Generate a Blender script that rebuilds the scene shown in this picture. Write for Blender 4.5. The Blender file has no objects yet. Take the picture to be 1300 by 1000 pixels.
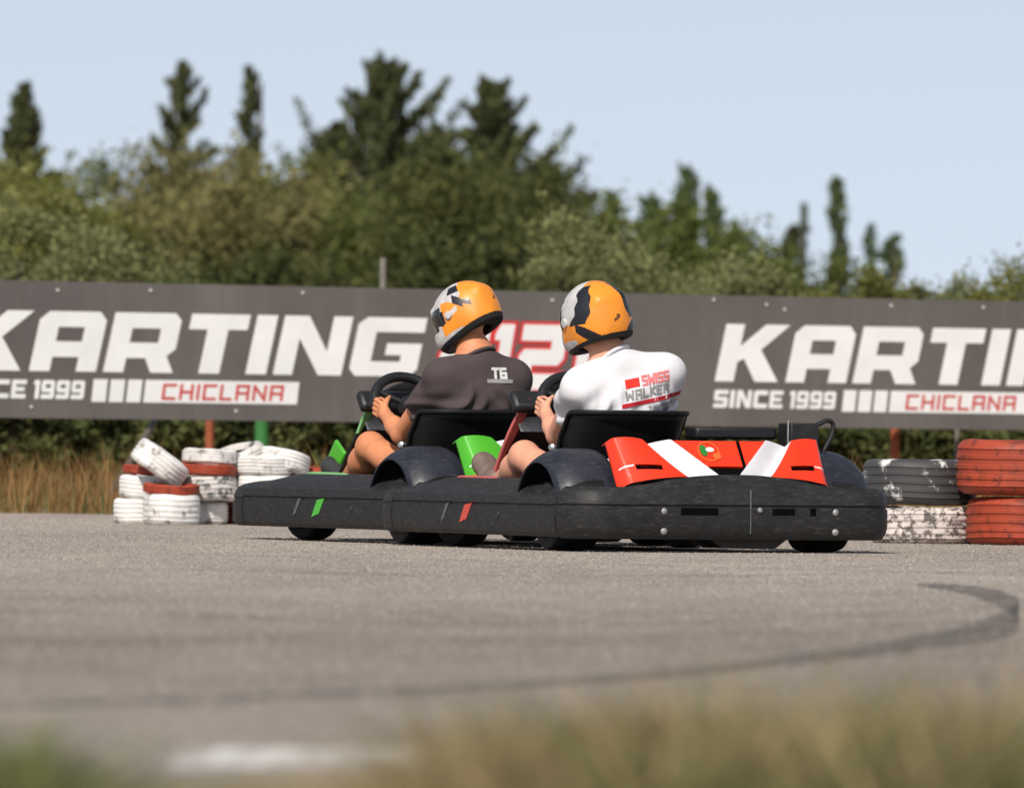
import bpy, math, random
import numpy as np
from mathutils import Vector, Matrix, Euler
from mathutils.bvhtree import BVHTree

random.seed(7)
rng = np.random.default_rng(11)
R = math.radians
scene = bpy.context.scene
COL = scene.collection

# ------------------------------------------------------------------ camera
CAM_H, FPX, HOR = 0.49, 12915.0, 545.0
ROLL = R(0.6)
PITCH = math.atan((HOR - 500.0) / FPX)
CAM_R = Matrix.Rotation(R(90) + PITCH, 3, 'X') @ Matrix.Rotation(ROLL, 3, 'Z')
cd = bpy.data.cameras.new('camera')
cam = bpy.data.objects.new('camera', cd)
COL.objects.link(cam)
cam.matrix_world = Matrix.Translation((0, 0, CAM_H)) @ CAM_R.to_4x4()
cd.sensor_width = 36.0
cd.sensor_fit = 'HORIZONTAL'
cd.lens = 36.0 * FPX / 1300.0
cd.clip_start = 0.5
cd.clip_end = 6000
cd.dof.use_dof = True
cd.dof.focus_distance = 41.3
cd.dof.aperture_fstop = 7.1
scene.camera = cam


def at(px, py, d):
    v = CAM_R @ Vector(((px - 650) / FPX, -(py - 500) / FPX, -1))
    return Vector((0, 0, CAM_H)) + v * (d / v.y)


def ground(px, py, z=0.0):
    v = CAM_R @ Vector(((px - 650) / FPX, -(py - 500) / FPX, -1))
    t = (z - CAM_H) / v.z
    return Vector((0, 0, CAM_H)) + v * t


def xat(px, d):
    return (px - 650) / FPX * d


# ------------------------------------------------------------------ materials
def lin(r, g, b):
    f = lambda c: (c / 255 / 12.92) if c / 255 <= 0.04045 else ((c / 255 + 0.055) / 1.055) ** 2.4
    return (f(r), f(g), f(b), 1)


def nt(name):
    m = bpy.data.materials.new(name)
    m.use_nodes = True
    t = m.node_tree
    b = t.nodes['Principled BSDF']
    return m, t, b


def noise(t, scale, detail=4, rough=0.6, vec=None, mapscale=None):
    n = t.nodes.new('ShaderNodeTexNoise')
    n.inputs['Scale'].default_value = scale
    n.inputs['Detail'].default_value = detail
    n.inputs['Roughness'].default_value = rough
    tc = t.nodes.new('ShaderNodeTexCoord')
    src = tc.outputs['Object']
    if mapscale:
        mp = t.nodes.new('ShaderNodeMapping')
        mp.inputs['Scale'].default_value = mapscale
        t.links.new(src, mp.inputs['Vector'])
        src = mp.outputs['Vector']
    t.links.new(src, n.inputs['Vector'])
    return n


def ramp(t, src, stops):
    r = t.nodes.new('ShaderNodeValToRGB')
    e = r.color_ramp.elements
    while len(e) < len(stops):
        e.new(0.5)
    for k, (p, c) in enumerate(stops):
        e[k].position = p
        e[k].color = c
    t.links.new(src, r.inputs['Fac'])
    return r


def mixc(t, fac, a, b, mode='MIX'):
    m = t.nodes.new('ShaderNodeMix')
    m.data_type = 'RGBA'
    m.blend_type = mode
    for i, v in ((0, fac), (6, a), (7, b)):
        if hasattr(v, 'is_linked'):
            t.links.new(v, m.inputs[i])
        else:
            m.inputs[i].default_value = v
    return m.outputs[2]


def bump(t, b, src, strength, dist):
    n = t.nodes.new('ShaderNodeBump')
    n.inputs['Strength'].default_value = strength
    n.inputs['Distance'].default_value = dist
    t.links.new(src, n.inputs['Height'])
    t.links.new(n.outputs['Normal'], b.inputs['Normal'])


def paint(name, c, rough=0.4, var=0.25, scale=14, metal=0.0, bmp=0.15, bdist=0.002, spec=0.5, coat=0.0):
    m, t, b = nt(name)
    n = noise(t, scale, 5)
    dark = tuple(x * (1 - var) for x in c[:3]) + (1,)
    lite = tuple(min(1, x * (1 + var * .6)) for x in c[:3]) + (1,)
    r = ramp(t, n.outputs['Fac'], [(0.3, dark), (0.7, lite)])
    t.links.new(r.outputs['Color'], b.inputs['Base Color'])
    b.inputs['Roughness'].default_value = rough
    b.inputs['Metallic'].default_value = metal
    b.inputs['Specular IOR Level'].default_value = spec
    b.inputs['Coat Weight'].default_value = coat
    n2 = noise(t, scale * 5, 3)
    bump(t, b, n2.outputs['Fac'], bmp, bdist)
    return m


def chipped(name, c, under, amount, scale=18, rough=0.6):
    m, t, b = nt(name)
    n = noise(t, scale, 8, 0.7)
    g = noise(t, 5, 4)
    big = ramp(t, g.outputs['Fac'], [(0.35, tuple(x * .72 for x in c[:3]) + (1,)), (0.65, c)])
    k = ramp(t, n.outputs['Fac'], [(amount - .04, (0, 0, 0, 1)), (amount + .04, (1, 1, 1, 1))])
    t.links.new(mixc(t, k.outputs['Color'], under, big.outputs['Color']), b.inputs['Base Color'])
    b.inputs['Roughness'].default_value = rough
    bump(t, b, n.outputs['Fac'], 0.4, 0.004)
    return m


def leafmat(name, dark, mid, lite, trans=0.25, nscale=0.9):
    m, t, b = nt(name)
    geo = t.nodes.new('ShaderNodeNewGeometry')
    k_ = lambda c: tuple(mid[i] + .62 * (c[i] - mid[i]) for i in range(3)) + (1,)
    r1 = ramp(t, geo.outputs['Random Per Island'], [(0.0, k_(dark)), (0.5, mid), (1.0, k_(lite))])
    n = noise(t, nscale, 3)
    r2 = ramp(t, n.outputs['Fac'], [(0.35, (.85, .88, .86, 1)), (0.68, (1.50, 1.44, 1.36, 1))])
    c = mixc(t, 1.0, r1.outputs['Color'], r2.outputs['Color'], 'MULTIPLY')
    t.links.new(c, b.inputs['Base Color'])
    b.inputs['Roughness'].default_value = 0.9
    b.inputs['Specular IOR Level'].default_value = 0.08
    tr = t.nodes.new('ShaderNodeBsdfTranslucent')
    t.links.new(c, tr.inputs['Color'])
    mx = t.nodes.new('ShaderNodeMixShader')
    mx.inputs[0].default_value = trans
    t.links.new(b.outputs[0], mx.inputs[1])
    t.links.new(tr.outputs[0], mx.inputs[2])
    t.links.new(mx.outputs[0], t.nodes['Material Output'].inputs['Surface'])
    return m


def scuffed_plastic(name, c, rough=0.5):
    m, t, b = nt(name)
    n = noise(t, 9, 6, 0.7)
    s = noise(t, 42, 9, 0.8, mapscale=(.5, .5, 2.2))
    base = ramp(t, n.outputs['Fac'], [(0.3, tuple(x * .75 for x in c[:3]) + (1,)), (0.7, tuple(x * 1.4 for x in c[:3]) + (1,))])
    sc = ramp(t, s.outputs['Fac'], [(0.52, (0, 0, 0, 1)), (0.74, (.55, .55, .55, 1))])
    grey = (.115, .108, .1, 1)
    t.links.new(mixc(t, sc.outputs['Color'], base.outputs['Color'], grey), b.inputs['Base Color'])
    rr = ramp(t, n.outputs['Fac'], [(0.3, (rough - .08,) * 3 + (1,)), (0.7, (rough + .15,) * 3 + (1,))])
    t.links.new(rr.outputs['Color'], b.inputs['Roughness'])
    b.inputs['Specular IOR Level'].default_value = 0.36
    n2 = noise(t, 6, 3)
    bump(t, b, n2.outputs['Fac'], 0.25, 0.02)
    return m


M = {}
M['bumper'] = scuffed_plastic('bumper plastic', (.012, .0118, .012), .55)
M['guard'] = scuffed_plastic('mudguard plastic', (.015, .017, .026), 0.45)
M['black'] = paint('black plastic', (.008, .008, .009), 0.5, .3)
M['seat'] = paint('seat shell black', (.0045, .0045, .005), 0.55, .3, spec=.3)
M['rubber'] = paint('tyre rubber', (.010, .010, .011), 0.75, .35, 40)
M['shade_black'] = paint('black recess shade', (.0025, .0025, .0025), .9, .2, spec=.05)  # matte near-black: shade of slots and recesses painted as colour
M['metal'] = paint('bare metal', (.55, .55, .55), 0.3, .2, metal=1)
M['bolt'] = paint('dull bolt', (.30, .29, .28), 0.55, .3, metal=.3)
M['dark_metal'] = paint('engine metal', (.03, .03, .032), 0.45, .4, metal=.5)
M['red'] = paint('red orange bodywork', lin(232, 52, 14), 0.35, .10, 6, coat=.25)
M['green'] = paint('green bodywork', lin(70, 165, 28), 0.35, .12, 6, coat=.25)
M['silver'] = paint('white silver scoop', (.72, .72, .74), 0.4, .15, 8)
M['pale_green'] = paint('pale trim', lin(120, 178, 112), 0.4, .15)
M['pink'] = paint('worn red trim', lin(186, 92, 88), 0.5, .25)
M['sticker'] = paint('grey white sticker', (.50, .52, .52), 0.5, .35, 40)
M['emblem_green'] = paint('emblem green', lin(40, 120, 45), 0.4, .1)
M['emblem_ring'] = paint('emblem ring', lin(232, 96, 44), 0.4, .1)
M['white'] = paint('white paint', (.80, .79, .77), 0.5, .08)
M['slash_red'] = paint('red slash', lin(200, 70, 55), 0.5, .2, 60)
M['slash_green'] = paint('green slash', lin(75, 175, 55), 0.5, .2, 60)
M['slash_grey'] = paint('grey slash', (.09, .095, .095), 0.5, .3, 60)
m, tt, b = nt('dark taupe banner')
n1 = noise(tt, 1.0, 5, .6, mapscale=(.9, .9, .9)); n2 = noise(tt, 1.0, 6, .75, mapscale=(9, 9, .7))
c1 = ramp(tt, n1.outputs['Fac'], [(0.3, lin(91, 86, 84)), (0.7, lin(107, 102, 99))])
c2 = ramp(tt, n2.outputs['Fac'], [(0.45, (1, 1, 1, 1)), (0.75, (1.22, 1.2, 1.16, 1))])
tt.links.new(mixc(tt, 1.0, c1.outputs['Color'], c2.outputs['Color'], 'MULTIPLY'), b.inputs['Base Color']); b.inputs['Roughness'].default_value = .8
M['banner'] = m
M['letter'] = paint('banner white', (.87, .87, .86), 0.7, .07, 3)
M['letter_red'] = paint('banner red', lin(214, 50, 52), 0.7, .08, 3)
M['letter_soft'] = paint('banner soft red', lin(205, 78, 74), 0.7, .08, 3)
M['orange_post'] = paint('rusty orange post', lin(150, 78, 44), 0.7, .35)
M['green_post'] = paint('green post', lin(52, 120, 58), 0.7, .3)
M['grey_post'] = paint('grey post', lin(120, 116, 108), 0.7, .3)
M['brace'] = paint('weathered brace', lin(92, 84, 74), 0.8, .3)
M['tan_skin'] = paint('tanned skin', lin(204, 132, 92), 0.6, .16, 16, bmp=.3)
M['fair_skin'] = paint('fair skin', lin(212, 152, 124), 0.6, .14, 16, bmp=.3)
M['tee_dark'] = paint('charcoal brown cotton', lin(74, 65, 65), 0.9, .10, 7, bmp=.35, bdist=.004, spec=.2)
M['tee_white'] = paint('white cotton', (.66, .65, .67), 0.95, .05, 7, bmp=.35, bdist=.004, spec=.2)
M['shorts'] = paint('dark shorts', (.016, .017, .02), 0.9, .3)
M['shoe'] = paint('dark shoe', (.028, .028, .028), 0.7, .4)
M['shoe_brown'] = paint('brown grey shoe', lin(112, 94, 84), 0.7, .4)
M['sole'] = paint('shoe sole', (.35, .34, .32), 0.7, .2)
M['hel_orange'] = paint('helmet orange', lin(230, 140, 38), 0.45, .14, 11, coat=.08)
M['hel_white'] = paint('helmet pearl', (.50, .485, .475), 0.4, .22, 22, coat=.08)
M['hel_black'] = paint('helmet black', (.010, .011, .016), 0.4, .3)
M['hel_pad'] = paint('helmet padding', (.008, .008, .008), 0.9, .3)
M['hel_mark'] = paint('helmet mark', lin(110, 64, 20), 0.4, .2)
M['visor'] = paint('smoked visor', (.01, .01, .012), 0.08, .1, coat=.5, bmp=0)
M['hair'] = paint('dark hair', (.02, .014, .01), 0.8, .4, 80)
M['tee_print_red'] = paint('print red', lin(222, 40, 24), 0.8, .1)
M['tee_print_pink'] = paint('print pale red', lin(222, 118, 118), 0.8, .1)
M['tee_print_grey'] = paint('print grey', lin(138, 136, 136), 0.8, .1)
M['tee_stripe'] = paint('stripe crimson', lin(176, 18, 34), 0.8, .1)
M['tee_logo'] = paint('logo pale grey', lin(205, 205, 200), 0.8, .1)
BLACKRUB = (.016, .016, .017, 1)
M['ty_orange'] = chipped('tyre terracotta paint', lin(164, 64, 36), lin(108, 44, 28), .43, 20)
M['ty_white'] = chipped('tyre white paint', (.74, .72, .69, 1), lin(128, 116, 108), .40, 12)
M['ty_scuff'] = chipped('tyre scuffed white paint', (.62, .58, .54, 1), (.10, .10, .10, 1), .46, 16)
M['ty_grey'] = chipped('tyre worn off paint', (.72, .70, .68, 1), (.045, .045, .046, 1), .60, 9)
M['ty_speck'] = chipped('tyre speckled paint', (.70, .62, .58, 1), (.11, .095, .085, 1), .48, 34)
M['bark'] = paint('bark', lin(92, 80, 68), 0.9, .4, 8)


# ------------------------------------------------------------------ object helpers
def tag(o, label=None, cat=None, group=None, kind=None):
    if label: o['label'] = label
    if cat: o['category'] = cat
    if group: o['group'] = group
    if kind: o['kind'] = kind
    return o


def empty(name, loc=(0, 0, 0), rz=0.0, label=None, cat=None, group=None):
    o = bpy.data.objects.new(name, None)
    o.empty_display_size = 0.2
    COL.objects.link(o)
    o.location = loc
    o.rotation_euler = (0, 0, rz)
    return tag(o, label, cat, group)


def mk(name, v, f, mats, parent=None, smooth=True, fm=None, sharp=40, bevel=0, solid=0, loc=None, rot=None, subd=0):
    me = bpy.data.meshes.new(name)
    v = np.asarray(v, dtype=np.float32)
    if isinstance(f, np.ndarray) and f.ndim == 2:
        nf, k = f.shape
        me.vertices.add(len(v)); me.vertices.foreach_set('co', v.ravel())
        me.loops.add(nf * k); me.loops.foreach_set('vertex_index', f.astype(np.int32).ravel())
        me.polygons.add(nf)
        me.polygons.foreach_set('loop_start', np.arange(0, nf * k, k, dtype=np.int32))
        me.polygons.foreach_set('loop_total', np.full(nf, k, dtype=np.int32))
        me.update(calc_edges=True)
    else:
        me.from_pydata([tuple(map(float, q)) for q in v], [], [tuple(map(int, q)) for q in f])
    if not isinstance(mats, (list, tuple)): mats = [mats]
    for m in mats: me.materials.append(m)
    if fm is not None:
        me.polygons.foreach_set('material_index', np.asarray(fm, dtype=np.int32))
    me.polygons.foreach_set('use_smooth', np.full(len(me.polygons), bool(smooth)))
    if smooth and sharp and len(me.polygons) < 60000:
        me.set_sharp_from_angle(angle=R(sharp))
    me.update()
    o = bpy.data.objects.new(name, me)
    COL.objects.link(o)
    if parent: o.parent = parent
    if loc is not None: o.location = loc
    if rot is not None: o.rotation_euler = rot
    if solid:
        s = o.modifiers.new('solid', 'SOLIDIFY'); s.thickness = solid; s.offset = -1
    if bevel:
        b = o.modifiers.new('bevel', 'BEVEL'); b.width = bevel; b.segments = 2; b.limit_method = 'ANGLE'
    if subd:
        s = o.modifiers.new('sub', 'SUBSURF'); s.levels = subd; s.render_levels = subd
    return o


class MB:
    def __init__(s): s.v, s.f = [], []

    def add(s, v, f):
        k = len(s.v)
        s.v += [tuple(q) for q in v]
        s.f += [tuple(i + k for i in q) for q in f]
        return s

    def box(s, c, size, rot=None):
        c = Vector(c); h = Vector(size) / 2
        rm = Euler(rot).to_matrix() if rot else Matrix.Identity(3)
        v = [c + rm @ Vector((x * h.x, y * h.y, z * h.z)) for x in (-1, 1) for y in (-1, 1) for z in (-1, 1)]
        return s.add(v, [(0, 1, 3, 2), (4, 6, 7, 5), (0, 4, 5, 1), (2, 3, 7, 6), (0, 2, 6, 4), (1, 5, 7, 3)])

    def tube(s, pts, r, n=10):
        pts = [Vector(p) for p in pts]
        rs = r if isinstance(r, (list, tuple)) else [r] * len(pts)
        v, f = [], []
        up = None
        for i, p in enumerate(pts):
            t = (pts[min(i + 1, len(pts) - 1)] - pts[max(i - 1, 0)]).normalized()
            if up is None:
                up = Vector((0, 0, 1)) if abs(t.z) < .9 else Vector((1, 0, 0))
            a = t.cross(up).normalized(); b = a.cross(t).normalized(); up = b
            for k in range(n):
                q = 2 * math.pi * k / n
                v.append(p + (a * math.cos(q) + b * math.sin(q)) * rs[i])
        for i in range(len(pts) - 1):
            for k in range(n):
                f.append((i * n + k, i * n + (k + 1) % n, (i + 1) * n + (k + 1) % n, (i + 1) * n + k))
        f.append(tuple(range(n - 1, -1, -1)))
        f.append(tuple((len(pts) - 1) * n + k for k in range(n)))
        return s.add(v, [q[::-1] for q in f])

    def lathe(s, prof, n=32, mat=None, closed=False):
        mat = mat or Matrix.Identity(4)
        v, f = [], []
        for k in range(n):
            a = 2 * math.pi * k / n
            for r, z in prof:
                v.append(mat @ Vector((r * math.cos(a), r * math.sin(a), z)))
        L = len(prof)
        for k in range(n):
            k2 = (k + 1) % n
            for j in range(L if closed else L - 1):
                j2 = (j + 1) % L
                f.append((k * L + j, k2 * L + j, k2 * L + j2, k * L + j2))
        return s.add(v, f)

    def build(s, name, mats, parent=None, **kw):
        return mk(name, s.v, s.f, mats, parent, **kw)


def grid(fn, us, vs):
    v = [fn(u, w) for u in us for w in vs]
    n = len(vs)
    f = [(i * n + j, (i + 1) * n + j, (i + 1) * n + j + 1, i * n + j + 1) for i in range(len(us) - 1) for j in range(n - 1)]
    return v, f


# ------------------------------------------------------------------ implicit surfaces
class SDF:
    def __init__(s, lo, hi, h):
        s.lo = np.array(lo, float); s.h = h
        s.n = np.ceil((np.array(hi) - s.lo) / h).astype(int) + 1
        s.F = np.full(s.n, 9.0, dtype=np.float32)

    def region(s, lo, hi, pad):
        a = np.clip(np.floor((np.array(lo) - pad - s.lo) / s.h).astype(int), 0, s.n)
        b = np.clip(np.ceil((np.array(hi) + pad - s.lo) / s.h).astype(int) + 1, 0, s.n)
        sl = tuple(slice(a[i], b[i]) for i in range(3))
        ax = [s.lo[i] + s.h * np.arange(a[i], b[i]) for i in range(3)]
        X, Y, Z = np.meshgrid(*ax, indexing='ij')
        return sl, X, Y, Z

    def blend(s, sl, D, k):
        A = s.F[sl]
        if k > 0:
            q = np.maximum(k - np.abs(A - D), 0) / k
            s.F[sl] = np.minimum(A, D) - q * q * k * .25
        else:
            s.F[sl] = np.minimum(A, D)

    def cap(s, a, b, ra, rb=None, k=.03, sub=False, flat=None):
        rb = ra if rb is None else rb
        a = np.array(a, float); b = np.array(b, float)
        m = max(ra, rb)
        sl, X, Y, Z = s.region(np.minimum(a, b) - m, np.maximum(a, b) + m, k + 3 * s.h)
        d = b - a; L = max(d @ d, 1e-9)
        t = np.clip(((X - a[0]) * d[0] + (Y - a[1]) * d[1] + (Z - a[2]) * d[2]) / L, 0, 1)
        D = np.sqrt((X - a[0] - t * d[0]) ** 2 + (Y - a[1] - t * d[1]) ** 2 + (Z - a[2] - t * d[2]) ** 2) - (ra + (rb - ra) * t)
        if sub: s.F[sl] = np.maximum(s.F[sl], -D)
        else: s.blend(sl, D, k)

    def ell(s, c, r, k=.03, sub=False, rot=None):
        c = np.array(c, float); r = np.array(r, float); m = r.max()
        sl, X, Y, Z = s.region(c - m, c + m, k + 3 * s.h)
        P = np.stack([X - c[0], Y - c[1], Z - c[2]], -1)
        if rot is not None:
            P = P @ np.array(Euler(rot).to_matrix())
        k0 = np.sqrt(((P / r) ** 2).sum(-1)); k1 = np.sqrt(((P / r ** 2) ** 2).sum(-1)) + 1e-6
        D = k0 * (k0 - 1) / k1
        if sub: s.F[sl] = np.maximum(s.F[sl], -D)
        else: s.blend(sl, D, k)

    def coords(s):
        ax = [s.lo[i] + s.h * np.arange(s.n[i]) for i in range(3)]
        return np.meshgrid(*ax, indexing='ij')

    def mesh(s):
        F = s.F; S = F < 0
        c = [(i, j, k) for i in (0, 1) for j in (0, 1) for k in (0, 1)]
        n = s.n - 1
        cnt = np.zeros(n, np.int8)
        for i, j, k in c:
            cnt += S[i:n[0] + i, j:n[1] + j, k:n[2] + k]
        msk = (cnt > 0) & (cnt < 8)
        idx = np.argwhere(msk)
        vals = np.stack([F[idx[:, 0] + i, idx[:, 1] + j, idx[:, 2] + k] for i, j, k in c], 1)
        cc = np.array(c, float)
        acc = np.zeros((len(idx), 3)); num = np.zeros(len(idx))
        for e0 in range(8):
            for e1 in range(e0 + 1, 8):
                if np.abs(cc[e0] - cc[e1]).sum() != 1: continue
                a, b = vals[:, e0], vals[:, e1]
                x = (a < 0) != (b < 0)
                t = np.where(x, a / np.where(x, a - b, 1), 0)[:, None]
                acc += np.where(x[:, None], cc[e0] + t * (cc[e1] - cc[e0]), 0); num += x
        V = s.lo + s.h * (idx + acc / num[:, None])
        vid = np.full(n, -1, np.int64); vid[msk] = np.arange(len(idx))
        faces = []
        for ax in range(3):
            u, w = (ax + 1) % 3, (ax + 2) % 3
            sh = list(s.n); sh[ax] -= 1
            a = S[tuple(slice(0, sh[q]) if q == ax else slice(None) for q in range(3))]
            b = S[tuple(slice(1, None) if q == ax else slice(None) for q in range(3))]
            E = np.argwhere(a != b)
            E = E[(E[:, u] > 0) & (E[:, w] > 0) & (E[:, u] < s.n[u] - 1) & (E[:, w] < s.n[w] - 1)]
            inside = a[E[:, 0], E[:, 1], E[:, 2]]
            q = []
            for du, dw in ((-1, -1), (0, -1), (0, 0), (-1, 0)):
                P = E.copy(); P[:, u] += du; P[:, w] += dw
                q.append(vid[P[:, 0], P[:, 1], P[:, 2]])
            q = np.stack(q, 1)
            q[~inside] = q[~inside][:, ::-1]
            faces.append(q)
        return V, np.concatenate(faces)


# ------------------------------------------------------------------ lettering
S_ = [(0, 0), (.85, 0), (.95, .1), (.95, .52), (.86, .62), (.29, .62), (.29, .76), (.95, .76), (.95, 1), (.1, 1), (0, .9), (0, .48), (.1, .38), (.66, .38), (.66, .24), (0, .24)]
GLYPH = {
    'K': (1.0, [[(0, 0), (.29, 0), (.29, .34), (.38, .40), (.62, 0), (.98, 0), (.62, .56), (1.0, 1), (.62, 1), (.29, .62), (.29, 1), (0, 1)]]),
    'A': (.95, [[(0, 0), (.29, 0), (.29, .24), (.66, .24), (.66, 0), (.95, 0), (.95, .86), (.84, 1), (.12, 1), (0, .86)], [(.29, .50), (.66, .50), (.66, .74), (.29, .74)]]),
    'R': (1.0, [[(0, 0), (.29, 0), (.29, .24), (.56, .24), (.68, 0), (1.0, 0), (.86, .28), (.97, .40), (.97, .88), (.87, 1), (0, 1)], [(.29, .5), (.70, .5), (.70, .74), (.29, .74)]]),
    'T': (.85, [[(.27, 0), (.57, 0), (.57, .74), (.85, .74), (.85, 1), (0, 1), (0, .74), (.27, .74)]]),
    'I': (.30, [[(0, 0), (.30, 0), (.30, 1), (0, 1)]]),
    'N': (1.0, [[(0, 0), (.28, 0), (.28, .62), (.66, 0), (1, 0), (1, 1), (.72, 1), (.72, .40), (.36, 1), (0, 1)]]),
    'G': (1.0, [[(.1, 0), (.9, 0), (1, .12), (1, .56), (.48, .56), (.48, .36), (.72, .36), (.72, .25), (.29, .25), (.29, .75), (1., .75), (1., 1), (.12, 1), (0, .88), (0, .12)]]),
    'S': (.95, [S_]),
    '2': (.95, [[(.95 - x, y) for x, y in S_]]),
    'C': (.95, [[(.1, 0), (.95, 0), (.95, .26), (.29, .26), (.29, .74), (.95, .74), (.95, 1), (.1, 1), (0, .9), (0, .1)]]),
    'E': (.9, [[(0, 0), (.9, 0), (.9, .24), (.29, .24), (.29, .39), (.8, .39), (.8, .61), (.29, .61), (.29, .76), (.9, .76), (.9, 1), (0, 1)]]),
    '1': (.45, [[(.15, 0), (.45, 0), (.45, 1), (.1, 1), (0, .85), (0, .76), (.15, .76)]]),
    '9': (.95, [[(0, 0), (.85, 0), (.95, .1), (.95, .9), (.85, 1), (.1, 1), (0, .9), (0, .45), (.1, .35), (.66, .35), (.66, .24), (0, .24)], [(.29, .58), (.66, .58), (.66, .78), (.29, .78)]]),
}
# thin stroke letters: centre lines in a unit box
STROKE = {
    'C': (.8, [[(.8, 1), (0, 1), (0, 0), (.8, 0)]]), 'H': (.8, [[(0, 0), (0, 1)], [(.8, 0), (.8, 1)], [(0, .5), (.8, .5)]]),
    'I': (.0, [[(0, 0), (0, 1)]]), 'L': (.7, [[(0, 1), (0, 0), (.7, 0)]]),
    'A': (.8, [[(0, 0), (0, 1), (.8, 1), (.8, 0)], [(0, .45), (.8, .45)]]), 'N': (.8, [[(0, 0), (0, 1), (.8, 0), (.8, 1)]]),
    'S': (.8, [[(.8, 1), (0, 1), (0, .5), (.8, .5), (.8, 0), (0, 0)]]), 'W': (1.0, [[(0, 1), (.1, 0), (.5, .6), (.9, 0), (1.0, 1)]]),
    'K': (.8, [[(0, 0), (0, 1)], [(.8, 1), (0, .5), (.8, 0)]]), 'E': (.7, [[(.7, 1), (0, 1), (0, 0), (.7, 0)], [(0, .5), (.6, .5)]]),
    'R': (.8, [[(0, 0), (0, 1), (.8, 1), (.8, .5), (0, .5)], [(.4, .5), (.8, 0)]]), 'T': (.8, [[(0, 1), (.8, 1)], [(.4, 1), (.4, 0)]]),
    'G': (.8, [[(.8, 1), (0, 1), (0, 0), (.8, 0), (.8, .5), (.4, .5)]]),
}


def outline_mesh(polys, thick=.004, offset=0.0):
    """polygons in (u, v) -> filled mesh verts (u, v, w) and faces"""
    cu = bpy.data.curves.new('c', 'CURVE')
    cu.dimensions = '2D'; cu.fill_mode = 'BOTH'; cu.extrude = thick / 2; cu.offset = offset
    for p in polys:
        sp = cu.splines.new('POLY'); sp.points.add(len(p) - 1); sp.use_cyclic_u = True
        for q, (x, y) in zip(sp.points, p): q.co = (x, y, 0, 1)
    o = bpy.data.objects.new('c', cu); COL.objects.link(o)
    bpy.context.view_layer.update()
    me = bpy.data.meshes.new_from_object(o.evaluated_get(bpy.context.evaluated_depsgraph_get()))
    v = [tuple(q.co) for q in me.vertices]; f = [tuple(p.vertices) for p in me.polygons]
    bpy.data.objects.remove(o); bpy.data.curves.remove(cu); bpy.data.meshes.remove(me)
    return v, f


def bold_text(txt, x0, x1, y0, y1, gap=.10, slant=.14):
    ws = [GLYPH[c][0] if c != ' ' else .35 for c in txt]
    tot = sum(ws) + gap * (len(txt) - 1)
    sx = (x1 - x0) / tot; H = y1 - y0
    out, x = [], 0
    for c, w in zip(txt, ws):
        if c != ' ':
            for p in GLYPH[c][1]:
                out.append([(x0 + (x + a) * sx + slant * b * H, y0 + b * H) for a, b in p])
        x += w + gap
    return out


def stroke_quads(txt, x0, x1, y0, y1, th, gap=.45, slant=.12):
    """list of quads (each 4 (u,v))"""
    tot = sum(STROKE[c][0] for c in txt) + gap * (len(txt) - 1)
    sx = (x1 - x0) / tot; H = y1 - y0
    out, x = [], 0
    for c in txt:
        for pl in STROKE[c][1]:
            P = [Vector((x0 + (x + a) * sx + slant * b * H, y0 + b * H)) for a, b in pl]
            for a, b in zip(P[:-1], P[1:]):
                t = (b - a).normalized(); n = Vector((-t.y, t.x)) * th / 2; e = t * th / 2
                out.append([a - e - n, b + e - n, b + e + n, a - e + n])
        x += STROKE[c][0] + gap
    return out


# ------------------------------------------------------------------ world, sun
w = bpy.data.worlds.new('World'); scene.world = w; w.use_nodes = True
t = w.node_tree
bg = t.nodes['Background']
SUN = Vector((-0.22, -0.68, 0.69)).normalized()
sky = t.nodes.new('ShaderNodeTexSky'); sky.sky_type = 'NISHITA'; sky.sun_disc = False
sky.sun_elevation = math.asin(SUN.z); sky.sun_rotation = math.atan2(SUN.x, SUN.y)
sky.air_density = 1.0; sky.dust_density = 0.6; sky.ozone_density = 2.0
hs = t.nodes.new('ShaderNodeHueSaturation'); hs.inputs['Saturation'].default_value = 0.46; hs.inputs['Value'].default_value = 1.0
tc = t.nodes.new('ShaderNodeTexCoord'); va = t.nodes.new('ShaderNodeVectorMath'); va.operation = 'ADD'
va.inputs[1].default_value = (0, 0, .16)
vn = t.nodes.new('ShaderNodeVectorMath'); vn.operation = 'NORMALIZE'
t.links.new(tc.outputs['Generated'], va.inputs[0]); t.links.new(va.outputs[0], vn.inputs[0]); t.links.new(vn.outputs[0], sky.inputs['Vector'])
t.links.new(sky.outputs[0], hs.inputs['Color']); t.links.new(hs.outputs[0], bg.inputs['Color'])
bg.inputs['Strength'].default_value = 0.104
sl = bpy.data.lights.new('sun', 'SUN'); sl.energy = 3.7; sl.angle = R(0.6); sl.color = (1.0, .93, .84)
so = bpy.data.objects.new('sun', sl); COL.objects.link(so)
so.rotation_euler = SUN.to_track_quat('Z', 'Y').to_euler(); so.location = (-20, -10, 20)
scene.view_settings.view_transform = 'Standard'; scene.view_settings.look = 'None'
scene.view_settings.exposure = 0.30; scene.view_settings.gamma = 1.0

# ------------------------------------------------------------------ ground and track
m, tt, b = nt('dry earth')
n1 = noise(tt, 1.2, 6); n2 = noise(tt, 22, 5)
c1 = ramp(tt, n1.outputs['Fac'], [(0.3, lin(112, 92, 66)), (0.7, lin(150, 128, 96))])
tt.links.new(c1.outputs['Color'], b.inputs['Base Color']); b.inputs['Roughness'].default_value = .95
bump(tt, b, n2.outputs['Fac'], .6, .03)
g = mk('ground', [(-900, -30, 0), (900, -30, 0), (900, 4000, 0), (-900, 4000, 0)], [(0, 1, 2, 3)], m, smooth=False)
tag(g, kind='structure')

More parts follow.
